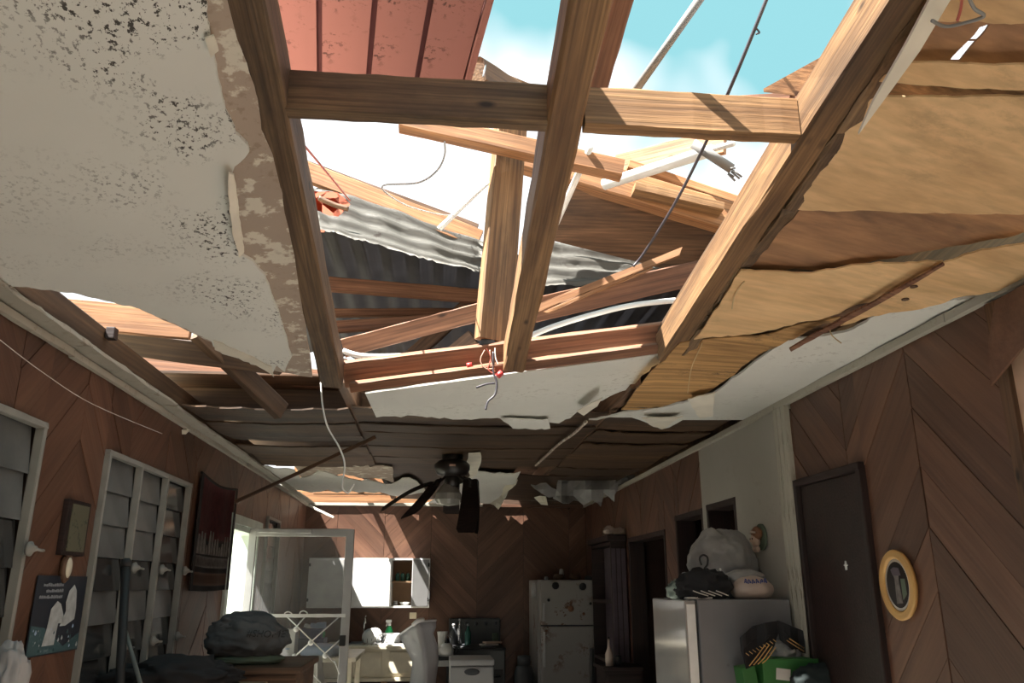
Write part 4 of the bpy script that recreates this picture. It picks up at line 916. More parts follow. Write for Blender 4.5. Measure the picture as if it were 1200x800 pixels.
blade([P(559, 563, yb - 0.02), P(560, 590, yb + 0.05), P(558, 625, yb + 0.08)], 0.10, (0.35, 1, 0), 4)
blade([P(530, 570, yb + 0.14), P(529, 585, yb + 0.3), P(530, 602, yb + 0.36)], 0.12, (1, 0.1, 0), 5)

# ================================================================== LEFT WALL THINGS
# poster
po = empty('poster', PX(62, 770, XL + 0.006), 'dark poster with two white cloaked figures and pale lettering on the left wall', 'poster')
y0, y1, z0, z1 = 2.93, 3.33, 1.37, 1.63
def onwall(name, pts, t, material, parent, th=0.001):   # pts in (y,z) on the left wall, seen from the room
    return flat_poly(name, [(p[0], p[1]) for p in pts], (XL + 0.002 + t, 0, 0), (0, 1, 0), (0, 0, 1), th, material, parent)
onwall('sheet', [(y0, z0), (y1, z0), (y1, z1), (y0, z1)], 0.003, 'pdark', po, 0.002)
onwall('lower_print', [(y0 + .004, z0 + .004), (y1 - .004, z0 + .004), (y1 - .004, z0 + .06), (y1 - .06, z0 + .045), (y1 - .13, z0 + .02), (y0 + .2, z0 + .05), (y0 + .1, z0 + .09), (y0 + .004, z0 + .1)], 0.0056, 'pteal', po)
onwall('white_figure', [(y0 + .10, z0 + .03), (y0 + .19, z0 + .03), (y0 + .20, z0 + .10), (y0 + .235, z0 + .10), (y0 + .24, z0 + .12), (y0 + .20, z0 + .165), (y0 + .17, z0 + .175), (y0 + .13, z0 + .15), (y0 + .12, z0 + .09)], 0.007, 'pwhite', po)
onwall('white_figure', [(y0 + .215, z0 + .09), (y0 + .26, z0 + .09), (y0 + .33, z0 + .11), (y0 + .33, z0 + .15), (y0 + .315, z0 + .21), (y0 + .29, z0 + .23), (y0 + .255, z0 + .21), (y0 + .24, z0 + .17), (y0 + .25, z0 + .14)], 0.007, 'pwhite', po)
rn = random.Random(77)
for i in range(22):
    yy, z_ = y0 + rn.uniform(.012, .385), z0 + rn.uniform(.008, .085); a_ = rn.uniform(.003, .008)
    onwall('printed_fleck', [(yy - a_, z_), (yy, z_ - a_ * .6), (yy + a_, z_ + .002), (yy, z_ + a_ * 1.6)], 0.0072, 'pwhite' if i % 3 == 0 else 'lblue' if i % 3 == 1 else 'pteal', po)
for row, (ya, yb2, z) in enumerate(((.05, .2, .225), (.075, .195, .205), (.03, .205, .185))):
    y = ya
    while y < yb2:
        wd = rn.uniform(.007, .014); onwall('lettering', [(y0 + y, z0 + z), (y0 + y + wd, z0 + z + rn.uniform(-.001, .001)), (y0 + y + wd, z0 + z + rn.uniform(.006, .012)), (y0 + y, z0 + z + rn.uniform(.006, .012))], 0.0056, 'pgrey', po); y += wd + .004
# small picture and oval plaque
pc = empty('wall_picture', PX(84, 650, XL), 'narrow dark framed floral picture between the two left windows', 'picture')
box('frame', (XL - 0.002, 3.045, 1.70), (XL + 0.022, 3.235, 1.895), 'dark_door', pc, 0.006)
box('print', (XL + 0.02, 3.07, 1.715), (XL + 0.025, 3.215, 1.88), 'floral', pc, 0.001)
ov = empty('oval_plaque', PX(78, 665, XL), 'small oval plaque hanging just above the poster', 'plaque')
c = PX(78, 665, XL + 0.012)
lathe('rim', c, [(0, -0.01), (0.032, -0.01), (0.036, 0), (0.03, 0.008), (0, 0.008)], 'dim', ov, n=24, axis=(1, 0, 0)).scale = (1.5, 0.95, 1)
lathe('face', c + Vector((0.008, 0, 0)), [(0, -0.002), (0.026, -0.002), (0.02, 0.004), (0, 0.006)], 'cream', ov, n=24, axis=(1, 0, 0)).scale = (1.5, 0.95, 1)
# tapestry
tp = empty('tapestry', (XL, 5.1, 1.58), 'dark red woven wall hanging with a row of pale shapes beside the bright doorway', 'wall hanging')
y0, y1, z0, z1 = 4.66, 5.47, 1.57, 2.2
def band(name, za, zb, material, t=0.0, yy=(y0, y1)):
    bm = bmesh.new(); rows = []
    for j in range(5):
        z = za + (zb - za) * j / 4
        rows.append([bm.verts.new((XL + 0.014 + t + 0.006 * math.sin(i * 0.9), yy[0] + (yy[1] - yy[0]) * i / 14, z - 0.02 * math.sin(math.pi * i / 14) * (1 if zb > 2.1 else 0.3))) for i in range(15)])
    for j in range(4):
        for i in range(14): bm.faces.new((rows[j][i], rows[j][i+1], rows[j+1][i+1], rows[j+1][i]))
    bmesh.ops.solidify(bm, geom=bm.faces[:], thickness=0.004)
    return finish(name, bm, material, tp, smooth=True)
band('red_cloth', 1.86, z1, 'tred'); band('figure_band', 1.76, 1.86, 'tdark'); band('white_band', 1.70, 1.76, 'twhite'); band('dark_band', 1.67, 1.70, 'tdark'); band('brown_band', 1.60, 1.67, 'tbrown'); band('hem', 1.57, 1.60, 'tdark')
rn = random.Random(5)
for i in range(13):
    y = y0 + 0.04 + i * 0.058; h = rn.uniform(.05, .14); w_ = rn.uniform(.015, .026)
    onwall('woven_figure', [(y - w_, 1.765), (y + w_, 1.765), (y + w_ * .8, 1.765 + h * .6), (y + w_ * .35, 1.765 + h), (y - w_ * .35, 1.765 + h), (y - w_ * .9, 1.765 + h * .55)], 0.024, 'twhite', tp, 0.003)
for y in (y0, y1): onwall('side_border', [(y - .02, 1.57), (y + .02, 1.57), (y + .02, z1), (y - .02, z1)], 0.02, 'tdark', tp, 0.005)
tube('hanging_rod', [(XL + 0.02, y0 - .02, z1), (XL + 0.02, (y0 + y1) / 2, z1 - 0.03), (XL + 0.02, y1 + .02, z1)], 0.007, 'tdark', tp)
# black pole and stick
bp2 = empty('black_pole', P(143, 800, 3.3), 'black pole standing in front of the three-bay window', 'pole')
pa = P(148, 660, 3.35); pb = P(140, 806, 3.35); pb2 = pb + (pb - pa) / (pa.z - pb.z) * pb.z
tube('tube', [pa, pb2], 0.017, 'black', bp2, n=12)
lathe('cap', pa, [(0, -0.01), (0.02, -0.01), (0.02, 0.01), (0.01, 0.02), (0, 0.02)], 'black', bp2, n=12)
q0 = P(146, 735, 3.45); q1 = P(166, 806, 3.2); q2 = q1 + (q1 - q0) / (q0.z - q1.z) * q1.z
tag(tube('grey_stick', [q0, q2], 0.008, 'alu_white', n=8), 'thin grey stick leaning against the black pole', 'stick')
# grey cloth on the sill, bottom left
gc = PX(12, 785, XL + 0.09)
tag(blob('hanging_cloth', gc + Vector((0, 0, -0.05)), (0.05, 0.06, 0.13), 'whitegrey', seed=6, rough=0.25, flat=0.95), 'pale grey cloth bundle hanging at the bottom of the left window', 'cloth')

# ---- screen door swung into the room
ysd = 6.05
sd = empty('screen_door', (XL + 0.3, ysd, 0), 'aluminium screen door standing open across the room with a scrolled guard', 'screen door')
ta = P(291, 622, ysd); tbp = P(411, 620, ysd); zt = tbp.z; xa = XL + 0.03; xb = tbp.x
beam('stile', (xa, ysd, 0.05), (xa, ysd, zt), 0.03, 0.05, 'alu', sd, upv=(1, 0, 0))
beam('stile', (xb, ysd, 0.05), (xb, ysd, zt), 0.03, 0.06, 'alu', sd, upv=(1, 0, 0))
beam('rail', (xa, ysd, zt - 0.025), (xb, ysd, zt - 0.025), 0.03, 0.055, 'alu', sd)
beam('rail', (xa, ysd, 0.09), (xb, ysd, 0.09), 0.03, 0.12, 'alu', sd)
zr = P(350, 721, ysd).z; zr2 = P(350, 767, ysd).z
beam('guard_rail', (xa, ysd - 0.03, zr), (xb, ysd - 0.03, zr), 0.012, 0.022, 'pvc', sd)
beam('guard_rail', (xa, ysd - 0.03, zr2 - 0.3), (xb, ysd - 0.03, zr2 - 0.3), 0.012, 0.022, 'pvc', sd)
def gp(u, v): return P(u, v, ysd - 0.032)
for a, b in (((336, 722), (392, 776)), ((398, 722), (344, 770)), ((344, 770), (320, 800)), ((358, 722), (344, 738)), ((392, 774), (398, 790)), ((346, 768), (376, 800)), ((380, 766), (400, 748))):
    tube('scroll_bar', [gp(*a), gp(*b)], 0.0045, 'pvc', sd, n=6)
for (u, v) in ((347, 737), (364, 753), (345, 769), (381, 768)):
    lathe('rosette', gp(u, v), [(0, -0.006), (0.018, -0.006), (0.02, 0), (0.010, 0.008), (0, 0.008)], 'pvc', sd, n=8, axis=(0, -1, 0))
for (u, v) in ((338, 720), (356, 719)):
    tube('scroll_curl', [gp(u - 5, v + 2), gp(u - 4, v - 2), gp(u, v - 3.5), gp(u + 4, v - 1), gp(u + 3, v + 3)], 0.004, 'pvc', sd, n=6)
box('latch', Vector((xb - 0.03, ysd - 0.06, P(400, 750, ysd).z - 0.035)), Vector((xb + 0.01, ysd - 0.015, P(400, 750, ysd).z + 0.035)), 'black', sd, 0.006)
cl = beam('door_closer', (xa + 0.05, ysd - 0.045, zt - 0.015), (xa + 0.42, ysd - 0.045, zt - 0.02), 0.03, 0.03, 'alu', sd)
mm_, nt, b = mat('insect_screen'); b.inputs['Base Color'].default_value = (0.2, 0.2, 0.2, 1); b.inputs['Roughness'].default_value = 0.7; b.inputs['Alpha'].default_value = 0.22
M['mesh'] = mm_
box('insect_screen', (xa + 0.02, ysd - 0.002, 0.12), (xb - 0.02, ysd + 0.0, zt - 0.05), 'mesh', sd, 0)

# ---- pile with bag on the left
zb = P(288, 777, 4.3).z
db = empty('dresser', (-0.98, 4.35, 0), 'brown dresser under the charcoal bag on the left', 'dresser')
box('carcass', (XL + 0.03, 4.1, 0.0), (-0.62, 4.7, zb - 0.03), 'dim', db, 0.006)
box('top', (XL + 0.02, 4.08, zb - 0.03), (-0.6, 4.72, zb), 'dim', db, 0.006)
for i in range(3):
    d_ = box('drawer', (XL + 0.06, 4.085, 0.1 + i * 0.36), (-0.65, 4.105, 0.42 + i * 0.36), 'red', db, 0.004)
    for x in (-1.12, -0.82): lathe('knob', (x, 4.08, 0.26 + i * 0.36), [(0, 0), (0.008, 0), (0.014, 0.012), (0, 0.018)], 'nail', d_, n=10, axis=(0, -1, 0))
tw = tag(blob('folded_towel', P(289, 772, 4.3), (0.18, 0.12, 0.03), 'olive', seed=3, rough=0.1, flat=0.7), 'olive folded towel under the charcoal bag', 'towel')
bg_ = empty('duffel_bag', P(288, 770, 4.3), 'charcoal cloth bag with lettering, lying on the dresser', 'bag')
blob('body', P(289, 747, 4.3), (0.185, 0.13, 0.115), 'bag', bg_, seed=7, rough=0.17, freq=1.5, flat=0.7, fold=-0.14, sub=5)
blob('top_fold', P(278, 731, 4.28), (0.10, 0.08, 0.05), 'bag', bg_, seed=9, rough=0.25, flat=0.9, fold=0.12)
Wl = Matrix.Translation(P(307, 744, 4.115)) @ Matrix.Rotation(math.radians(90), 4, 'X') @ Matrix.Rotation(math.radians(18), 4, 'Y') @ Matrix.Rotation(math.radians(-4), 4, 'Z')
lt = letters('lettering', '#SHOME', 0.044, Wl, 'black', bg_)
from mathutils.bvhtree import BVHTree
body = [c_ for c_ in bg_.children if c_.name.startswith('body')][0]
Wb = WM[body.name]; bv = BVHTree.FromPolygons([Wb @ v.co for v in body.data.vertices], [list(p.vertices) for p in body.data.polygons])
Wi = Wl.inverted()
for v in lt.data.vertices:
    p = Wl @ v.co; h = bv.ray_cast(Vector((p.x, 3.8, p.z)), Vector((0, 1, 0)))
    if h[0] is not None: v.co = Wi @ (Vector((p.x, h[0].y - 0.002 - (0.0015 if v.co.z > 0 else 0), p.z)))
tag(blob('black_cloth_heap', P(205, 792, 3.7), (0.24, 0.16, 0.07), 'blackcloth', seed=11, rough=0.3, flat=0.7, fold=0.25), 'black crumpled cloth in front of the left windows', 'cloth')
zc_ = P(205, 792, 3.7).z - 0.049
tag(box('storage_crate', (XL + 0.05, 3.5, 0), (-0.72, 3.95, zc_), 'brown_box', None, 0.006), 'tall cardboard carton under the black cloth', 'carton')

# ---- side table with box and dishes by the screen door
zt2 = P(340, 769, 6.6).z
stb = empty('side_table', (-0.95, 6.8, 0), 'white side table behind the screen door', 'table')
box('top', (XL + 0.02, 6.45, zt2 - 0.03), (-0.55, 7.3, zt2), 'cream', stb, 0.006)
for x in (XL + 0.06, -0.6):
    for y in (6.5, 7.25): beam('leg', (x, y, 0), (x, y, zt2 - 0.03), 0.04, 0.04, 'cream', stb)
wbx = empty('white_box', P(334, 768, 6.6), 'white printed box on the side table behind the screen door', 'box')
q0, q1 = P(321, 768, 6.6), P(347, 737, 6.6)
box('carton', (q0.x, 6.58, zt2), (q1.x, 6.75, q1.z), 'white', wbx, 0.004)
for (u, v, w_, h_) in ((330, 751, 0.03, 0.012), (328, 758, 0.02, 0.02), (337, 760, 0.03, 0.012)):
    c = P(u, v, 6.578); box('print_mark', c - Vector((w_/2, 0, h_/2)), c + Vector((w_/2, 0.002, h_/2)), 'lblue', wbx, 0.0005)
q0, q1 = P(352, 748, 7.0), P(378, 736, 7.0)
tub = empty('plastic_tub', P(365, 748, 7.0), 'dark blue tub holding papers behind the screen door', 'tub')
tz = zt2
box('tub_body', (q0.x, 6.95, q0.z), (q1.x, 7.15, q1.z), 'dblue', tub, 0.012)
for i in range(3): box('paper', (q0.x + 0.02 + i * 0.05, 7.0, q1.z), (q0.x + 0.09 + i * 0.05, 7.08, q1.z + 0.025 + 0.01 * i), 'lblue' if i else 'white', tub, 0.002, rot=Matrix.Rotation(0.35 - 0.2 * i, 3, 'Y'))
tag(box('tub_stand', (q0.x - 0.02, 6.93, zt2), (q1.x + 0.02, 7.2, q0.z), 'dblue', None, 0.006), 'dark crate under the blue tub', 'crate')
pcn = P(377, 757, 6.68)
lathe_o = lathe('dish_basin', (pcn.x, 6.68, zt2 + 0.002), [(0.02, 0.0), (0.15, 0.0), (0.17, 0.03), (0.12, 0.07), (0.04, 0.085), (0, 0.087)], 'lblue', n=28)
tag(lathe_o, 'pale blue upturned basin on the side table', 'basin')
tag(blob('green_sponge', P(377, 743, 7.05), (0.03, 0.03, 0.03), 'bottlegreen', seed=8, flat=0.8), 'small green sponge beside the blue tub', 'sponge')
cb_ = bmesh.new(); 
o = sheet('draped_cloth', rag([(362, 770), (378, 769), (381, 812), (345, 812), (350, 790)], 1, 8, 101), lambda u, v: P(u, v, 6.3 + 0.03 * math.sin(u * 0.5)), 0.006, 'label', cell=6)
tag(o, 'grey-white cloth hanging below the side table', 'cloth')

# ================================================================== KITCHEN
# wall cabinet
wc = empty('wall_cabinet', (-0.65, YB, 1.37), 'white wall cabinet, two doors shut and one standing open', 'cabinet')
X0, X1, Z0, Z1, YF = -1.21, -0.03, 1.385, 1.852, 8.30
t_ = 0.018
box('top_panel', (X0, YF, Z1 - t_), (X1, YB, Z1), 'white', wc, 0.002); box('bottom_panel', (X0, YF, Z0), (X1, YB, Z0 + t_), 'white', wc, 0.002)
for x in (X0, -0.86, -0.42, X1 - t_): box('side_panel', (x, YF, Z0 + t_), (x + t_, YB, Z1 - t_), 'white', wc, 0.002)
box('back_panel', (X0 + t_, YB - 0.012, Z0 + t_), (X1 - t_, YB - 0.002, Z1 - t_), 'brown_box', wc, 0.001)
box('shelf', (-0.40, YF + 0.03, 1.62), (-0.05, YB - 0.012, 1.635), 'brown_box', wc, 0.002)
for (a, b) in ((X0 + 0.008, -0.87), (-0.84, -0.415)):
    d_ = box('door', (a, YF - 0.02, Z0 + 0.012), (b, YF - 0.001, Z1 - 0.012), 'white', wc, 0.004)
    for z in (Z0 + 0.06, Z1 - 0.08): box('hinge', (a - 0.004, YF - 0.026, z), (a + 0.012, YF - 0.018, z + 0.03), 'black', d_, 0.001)
d_ = box('door', (-0.205, YF - 0.025, Z0 + 0.014), (-0.04, YF - 0.002, Z1 - 0.014), 'whitegrey', wc, 0.004, rot=Matrix.Rotation(0.25, 3, 'Z'))
for z in (Z0 + 0.06, Z1 - 0.08): box('hinge', (X1 - 0.02, YF - 0.03, z), (X1 - 0.004, YF - 0.004, z + 0.035), 'black', d_, 0.001)
for i, x in enumerate((-0.35, -0.30, -0.25)):
    j = empty('glass_jar', (x, 8.42, 1.636), ('dim jar', 'green jar', 'small jar')[i] + ' on the shelf of the open wall cabinet', 'jar', 'jars in the wall cabinet')
    lathe('body', (x, 8.42, 1.636), [(0, 0), (0.02, 0), (0.022, 0.06), (0.014, 0.075), (0, 0.075)], 'tealbottle', j, n=14); lathe('lid', (x, 8.42, 1.712), [(0, 0), (0.015, 0), (0.015, 0.012), (0, 0.012)], 'dim', j, n=14)
tag(lathe('bowl', (-0.27, 8.40, Z0 + t_), [(0, 0), (0.03, 0), (0.055, 0.035), (0.05, 0.035), (0.028, 0.008), (0, 0.008)], 'white', n=20), 'white bowl on the floor of the open wall cabinet', 'bowl')
tag(lathe('cup', (-0.36, 8.40, Z0 + t_), [(0, 0), (0.018, 0), (0.022, 0.045), (0.019, 0.045), (0.016, 0.006), (0, 0.006)], 'whitegrey', n=16), 'small grey cup beside the bowl in the open wall cabinet', 'cup')
# sink unit
su = empty('sink_unit', (-0.45, 8.0, 0), 'cream sink unit with drawers under the wall cabinet', 'cabinet')
zc2 = 1.06
box('worktop', (-1.0, 7.97, zc2 - 0.03), (-0.02, YB, zc2), 'cream', su, 0.006)
box('carcass', (-0.98, 8.02, 0.75), (-0.04, YB - 0.01, zc2 - 0.03), 'cream', su, 0.003)
for (a, b) in ((-0.80, -0.45), (-0.38, -0.06)): box('drawer_front', (a, 8.0, 0.82), (b, 8.02, 1.005), 'cream', su, 0.004)
box('shelf_edge', (-0.98, 7.99, 0.755), (-0.04, 8.03, 0.785), 'cream', su, 0.003)
for x in (-0.97, -0.42, -0.07): beam('leg_post', (x, 8.03, 0), (x, 8.03, 0.76), 0.05, 0.05, 'cream' if x != -0.42 else 'fresh', su)
box('rear_panel', (-0.98, 8.5, 0.0), (-0.04, 8.52, 0.75), 'wall_base', su, 0.002)
tube('drain_pipe', [(-0.7, 8.2, 0.76), (-0.7, 8.2, 0.66), (-0.66, 8.2, 0.6), (-0.58, 8.2, 0.62), (-0.56, 8.2, 0.7)], 0.02, 'pvc', su)
tube('drain_pipe', [(-0.7, 8.2, 0.62), (-0.82, 8.2, 0.62), (-0.83, 8.2, 0.5)], 0.018, 'pvc', su)
box('basin_rim', (-0.8, 8.1, zc2), (-0.45, 8.45, zc2 + 0.012), 'steel', su, 0.004); box('basin', (-0.77, 8.13, zc2 - 0.02), (-0.48, 8.42, zc2 + 0.014), 'tank', su, 0.01)
fc = empty('faucet', (-0.66, 8.46, zc2), 'tall chrome kitchen faucet behind the sink', 'faucet')
lathe('base', (-0.66, 8.46, zc2), [(0, 0), (0.025, 0), (0.02, 0.02), (0, 0.022)], 'steel', fc, n=14)
tube('spout', [(-0.66, 8.46, zc2), (-0.66, 8.46, zc2 + 0.17), (-0.655, 8.43, zc2 + 0.215), (-0.645, 8.38, zc2 + 0.215), (-0.64, 8.36, zc2 + 0.18)], 0.009, 'steel', fc)
tube('lever', [(-0.66, 8.46, zc2 + 0.2), (-0.645, 8.45, zc2 + 0.25)], 0.007, 'steel', fc, n=6)
# plates in rack
rk = empty('dish_rack', (-0.53, 8.15, zc2), 'wire rack beside the sink', 'rack')
rx = P(436, 750, 8.1).x
tube('rack_rail', [(rx - 0.09, 8.06, zc2 + 0.02), (rx + 0.09, 8.06, zc2 + 0.02), (rx + 0.09, 8.24, zc2 + 0.02), (rx - 0.09, 8.24, zc2 + 0.02)], 0.004, 'steel', rk, n=6, k=1)
for i in range(5): tube('rack_wire', [(rx - 0.08 + i * 0.04, 8.06, zc2), (rx - 0.08 + i * 0.04, 8.06, zc2 + 0.06)], 0.003, 'steel', rk, n=5)
for i, lb in enumerate(('front white plate standing in the dish rack', 'middle white plate standing in the dish rack', 'rear white plate standing in the dish rack')):
    tag(lathe('dinner_plate', (rx - 0.02 + i * 0.02, 8.08 + i * 0.06, zc2 + 0.075), [(0, 0), (0.04, 0), (0.07, 0.012), (0.072, 0.016), (0.04, 0.006), (0, 0.006)], 'white', n=26, axis=(-0.25, -1, 0.25)), lb, 'plate', 'plates in the rack')
px_ = P(460, 748, 8.2).x
pn = empty('cooking_pot', (px_, 8.2, zc2), 'wide steel pot on the counter below the spray bottle', 'pot')
lathe('pot_body', (px_, 8.2, zc2 + 0.002), [(0, 0), (0.11, 0), (0.12, 0.085), (0.135, 0.09), (0.132, 0.095), (0.112, 0.088), (0.1, 0.01), (0, 0.01)], 'steel', pn, n=30)
tube('pot_handle', [(px_ + 0.115, 8.18, zc2 + 0.08), (px_ + 0.15, 8.16, zc2 + 0.085), (px_ + 0.15, 8.22, zc2 + 0.085), (px_ + 0.115, 8.22, zc2 + 0.08)], 0.006, 'steel', pn, n=6)
tag(box('cutting_board', (px_ - 0.13, 8.02, zc2), (px_ + 0.16, 8.12, zc2 + 0.012), 'white', None, 0.004), 'white cutting board at the counter edge', 'cutting board')
sx = P(456, 740, 8.4).x
sb = empty('spray_bottle', (sx, 8.4, zc2), 'green cleaner bottle with white spray head behind the pot', 'bottle')
zs = zc2 + 0.002
lathe('body', (sx, 8.4, zs), [(0, 0), (0.035, 0), (0.037, 0.11), (0.022, 0.145), (0.013, 0.155), (0, 0.155)], 'bottlegreen', sb, n=18)
lathe('neck', (sx, 8.4, zs + 0.155), [(0, 0), (0.016, 0), (0.014, 0.03), (0, 0.03)], 'white', sb, n=12)
box('trigger_head', (sx - 0.035, 8.385, zs + 0.185), (sx + 0.02, 8.415, zs + 0.21), 'white', sb, 0.006)
tube('trigger', [(sx - 0.02, 8.4, zs + 0.185), (sx - 0.03, 8.4, zs + 0.15)], 0.004, 'white', sb, n=6)
tag(box('wall_outlet', P(484, 721, YB) - Vector((0.035, 0.012, 0.03)), P(484, 721, YB) + Vector((0.035, 0.0, 0.03)), 'cream', None, 0.004), 'small cream wall outlet under the cabinet end', 'outlet')
# white plastic chair on a bench
bx_ = P(492, 760, 5.6)
bn = empty('bench', (bx_.x, 5.6, 0), 'low wooden bench under the white plastic chair', 'bench')
box('seat_board', (bx_.x - 0.3, 5.35, 0.47), (bx_.x + 0.3, 5.95, 0.5), 'dim', bn, 0.004)
for x in (-0.26, 0.26):
    for y in (5.4, 5.9): beam('leg', (bx_.x + x, y, 0), (bx_.x + x, y, 0.47), 0.05, 0.05, 'dim', bn)
ch = empty('plastic_chair', (bx_.x, 5.6, 0.5), 'white resin chair with tall curved back in front of the counter', 'chair')
# back shell: left wing and right wing meeting at a ridge
bm = bmesh.new(); rows = []
prof = [((469, 757), (492, 729), (511, 728)), ((471, 752), (491, 736), (512, 733)), ((478, 765), (494, 748), (508, 742)), ((483, 775), (496, 760), (513, 757)), ((482, 786), (498, 778), (514, 775)), ((480, 800), (499, 795), (511, 795)), ((477, 830), (498, 830), (508, 830)), ((474, 890), (497, 890), (510, 890))]
prof[0] = ((467, 743), (491, 728), (511, 726)); prof[1] = ((470, 750), (492, 737), (511, 735))
for (a, b, c) in prof:
    row = []
    for i in range(9):
        t = i / 8
        if t <= 0.5: q = (a[0] + (b[0]-a[0]) * t * 2, a[1] + (b[1]-a[1]) * t * 2); Y = 5.75 - 0.22 * t * 2
        else: q = (b[0] + (c[0]-b[0]) * (t-.5) * 2, b[1] + (c[1]-b[1]) * (t-.5) * 2); Y = 5.53 + 0.16 * (t-.5) * 2
        row.append(bm.verts.new(P(q[0], q[1], Y)))
    rows.append(row)
for j in range(len(rows) - 1):
    for i in range(8): bm.faces.new((rows[j][i], rows[j][i+1], rows[j+1][i+1], rows[j+1][i]))
bmesh.ops.solidify(bm, geom=bm.faces[:], thickness=0.006)
finish('backrest', bm, 'chair', ch, smooth=True)
tube('back_rim', [P(469, 743, 5.74), P(480, 735, 5.63), P(491, 728.5, 5.53), P(501, 727, 5.6), P(511, 726.5, 5.68)], 0.007, 'chair', ch)
tube('rim_knob', [P(484, 732, 5.55), P(490, 727, 5.53), P(496, 726, 5.56)], 0.014, 'pvc', ch)
box('seat', (bx_.x - 0.2, 5.4, 0.9), (bx_.x + 0.22, 5.8, 0.925), 'chair', ch, 0.01)
for x in (-0.18, 0.2):
    for y in (5.43, 5.77): beam('leg', (bx_.x + x * 1.1, y, 0.5), (bx_.x + x, y, 0.9), 0.04, 0.03, 'chair', ch)
# stove
sv = empty('stove', (0.4, 8.0, 0), 'black kitchen range with a high back panel', 'stove')
q0, q1 = P(526, 740, 8.55), P(584, 724, 8.55)
box('body', (q0.x, 7.95, 0.0), (q1.x + 0.02, 8.58, 1.02), 'stove', sv, 0.01)
box('back_panel', (q0.x, 8.52, 1.02), (q1.x + 0.02, 8.59, q1.z), 'stove', sv, 0.012)
box('cooktop', (q0.x - 0.005, 7.94, 1.02), (q1.x + 0.025, 8.52, 1.035), 'black', sv, 0.004)
for i in range(4):
    bx2, by2 = q0.x + 0.13 + (i % 2) * 0.24, 8.1 + (i // 2) * 0.27
    lathe('burner', (bx2, by2, 1.035), [(0, 0), (0.07, 0), (0.07, 0.008), (0.03, 0.012), (0, 0.012)], 'tank', sv, n=18)
for i in range(5): lathe('knob', (q0.x + 0.07 + i * 0.1, 8.52, q1.z - 0.05), [(0, 0), (0.018, 0), (0.015, 0.015), (0, 0.016)], 'tank', sv, n=12, axis=(0, -1, 0))
box('oven_door', (q0.x + 0.02, 7.93, 0.2), (q1.x, 7.95, 0.85), 'black', sv, 0.006)
tube('oven_handle', [(q0.x + 0.05, 7.9, 0.8), (q1.x - 0.03, 7.9, 0.8)], 0.009, 'steel', sv)
# small side stand left of the stove with jug and kettle
ss_ = empty('small_stand', (0.02, 7.9, 0), 'pale narrow stand between the plastic chair and the stove', 'stand')
zs2 = P(520, 772, 7.8).z
q0, q1 = P(508, 772, 7.8), P(533, 772, 7.8)
box('top', (q0.x - 0.05, 7.65, zs2 - 0.05), (q1.x - 0.02, 7.92, zs2), 'whitegrey', ss_, 0.006)
for x in (q0.x - 0.02, q1.x - 0.06):
    for y in (7.68, 7.88): beam('leg', (x, y, 0), (x, y, zs2 - 0.05), 0.03, 0.03, 'black', ss_)
kz = zs2
tag(box('black_tray', (q0.x - 0.01, 7.67, kz), (q1.x - 0.03, 7.9, kz + 0.03), 'black', None, 0.008), 'black tray on the narrow stand', 'tray')
kt = empty('white_kettle', P(524, 767, 7.75), 'rounded white kettle with black lid on the tray', 'kettle')
kc = P(524.5, 766, 7.75); kc.z = kz + 0.03
kc.x -= 0.01
lathe('kettle_body', kc, [(0, 0), (0.062, 0), (0.064, 0.05), (0.05, 0.095), (0.02, 0.11), (0, 0.11)], 'white', kt, n=22); lathe('lid', kc + Vector((0, 0, 0.108)), [(0, 0), (0.022, 0), (0.02, 0.02), (0.01, 0.04), (0, 0.042)], 'black', kt, n=14)
tube('kettle_handle', [kc + Vector((0.06, 0, 0.08)), kc + Vector((0.09, 0, 0.07)), kc + Vector((0.085, 0, 0.03)), kc + Vector((0.062, 0, 0.02))], 0.007, 'black', kt)
jc = P(519, 757, 7.85)
jg = empty('striped_jug', (jc.x - 0.03, 7.87, kz), 'tall white ribbed jug behind the kettle', 'jug')
jc = Vector((jc.x, 8.05, 1.0))
lathe('jug_body', (jc.x - 0.005, 7.86, kz + 0.031), [(0, 0), (0.034, 0), (0.044, 0.16), (0.05, 0.2), (0.046, 0.2), (0.03, 0.02), (0, 0.02)], 'white', jg, n=12, smooth=False)
tube('jug_handle', [(jc.x + 0.04, 7.86, kz + 0.2), (jc.x + 0.075, 7.86, kz + 0.17), (jc.x + 0.07, 7.86, kz + 0.1), (jc.x + 0.034, 7.86, kz + 0.07)], 0.006, 'whitegrey', jg)
for i, (u, h, r, mt, nm, lb) in enumerate(((531, 0.17, 0.035, 'tank', 'dark_pot', 'dark metal pot on the stove behind the kettle'), (538, 0.22, 0.022, 'steel', 'steel_flask', 'slim steel flask on the stove'), (548, 0.17, 0.03, 'tealbottle', 'teal_bottle', 'teal plastic bottle standing on the stove'))):
    c = P(u, 765, 8.25); c.z = 1.048
    eo = empty(nm, c, lb, nm.split('_')[1])
    lathe('body', c, [(0, 0), (r, 0), (r, h * 0.6), (r * 0.5, h * 0.85), (r * 0.4, h), (0, h)], mt, eo, n=16)
    lathe('cap', c + Vector((0, 0, h)), [(0, 0), (r * 0.45, 0), (r * 0.4, 0.02), (0, 0.022)], 'whitegrey', eo, n=12)
for i, (u, v, lb) in enumerate(((574, 763, 'lower folded paper on the stove'), (578, 757, 'upper folded paper on the stove'))):
    c = P(u, v, 8.15); c.z = 1.048 + 0.02 * i
    tag(box('folded_paper', c - Vector((0.09, 0.05, 0)), c + Vector((0.07, 0.05, 0.014)), 'skin' if i else 'label', None, 0.003, rot=Matrix.Rotation(0.3, 3, 'Z')), lb, 'paper')
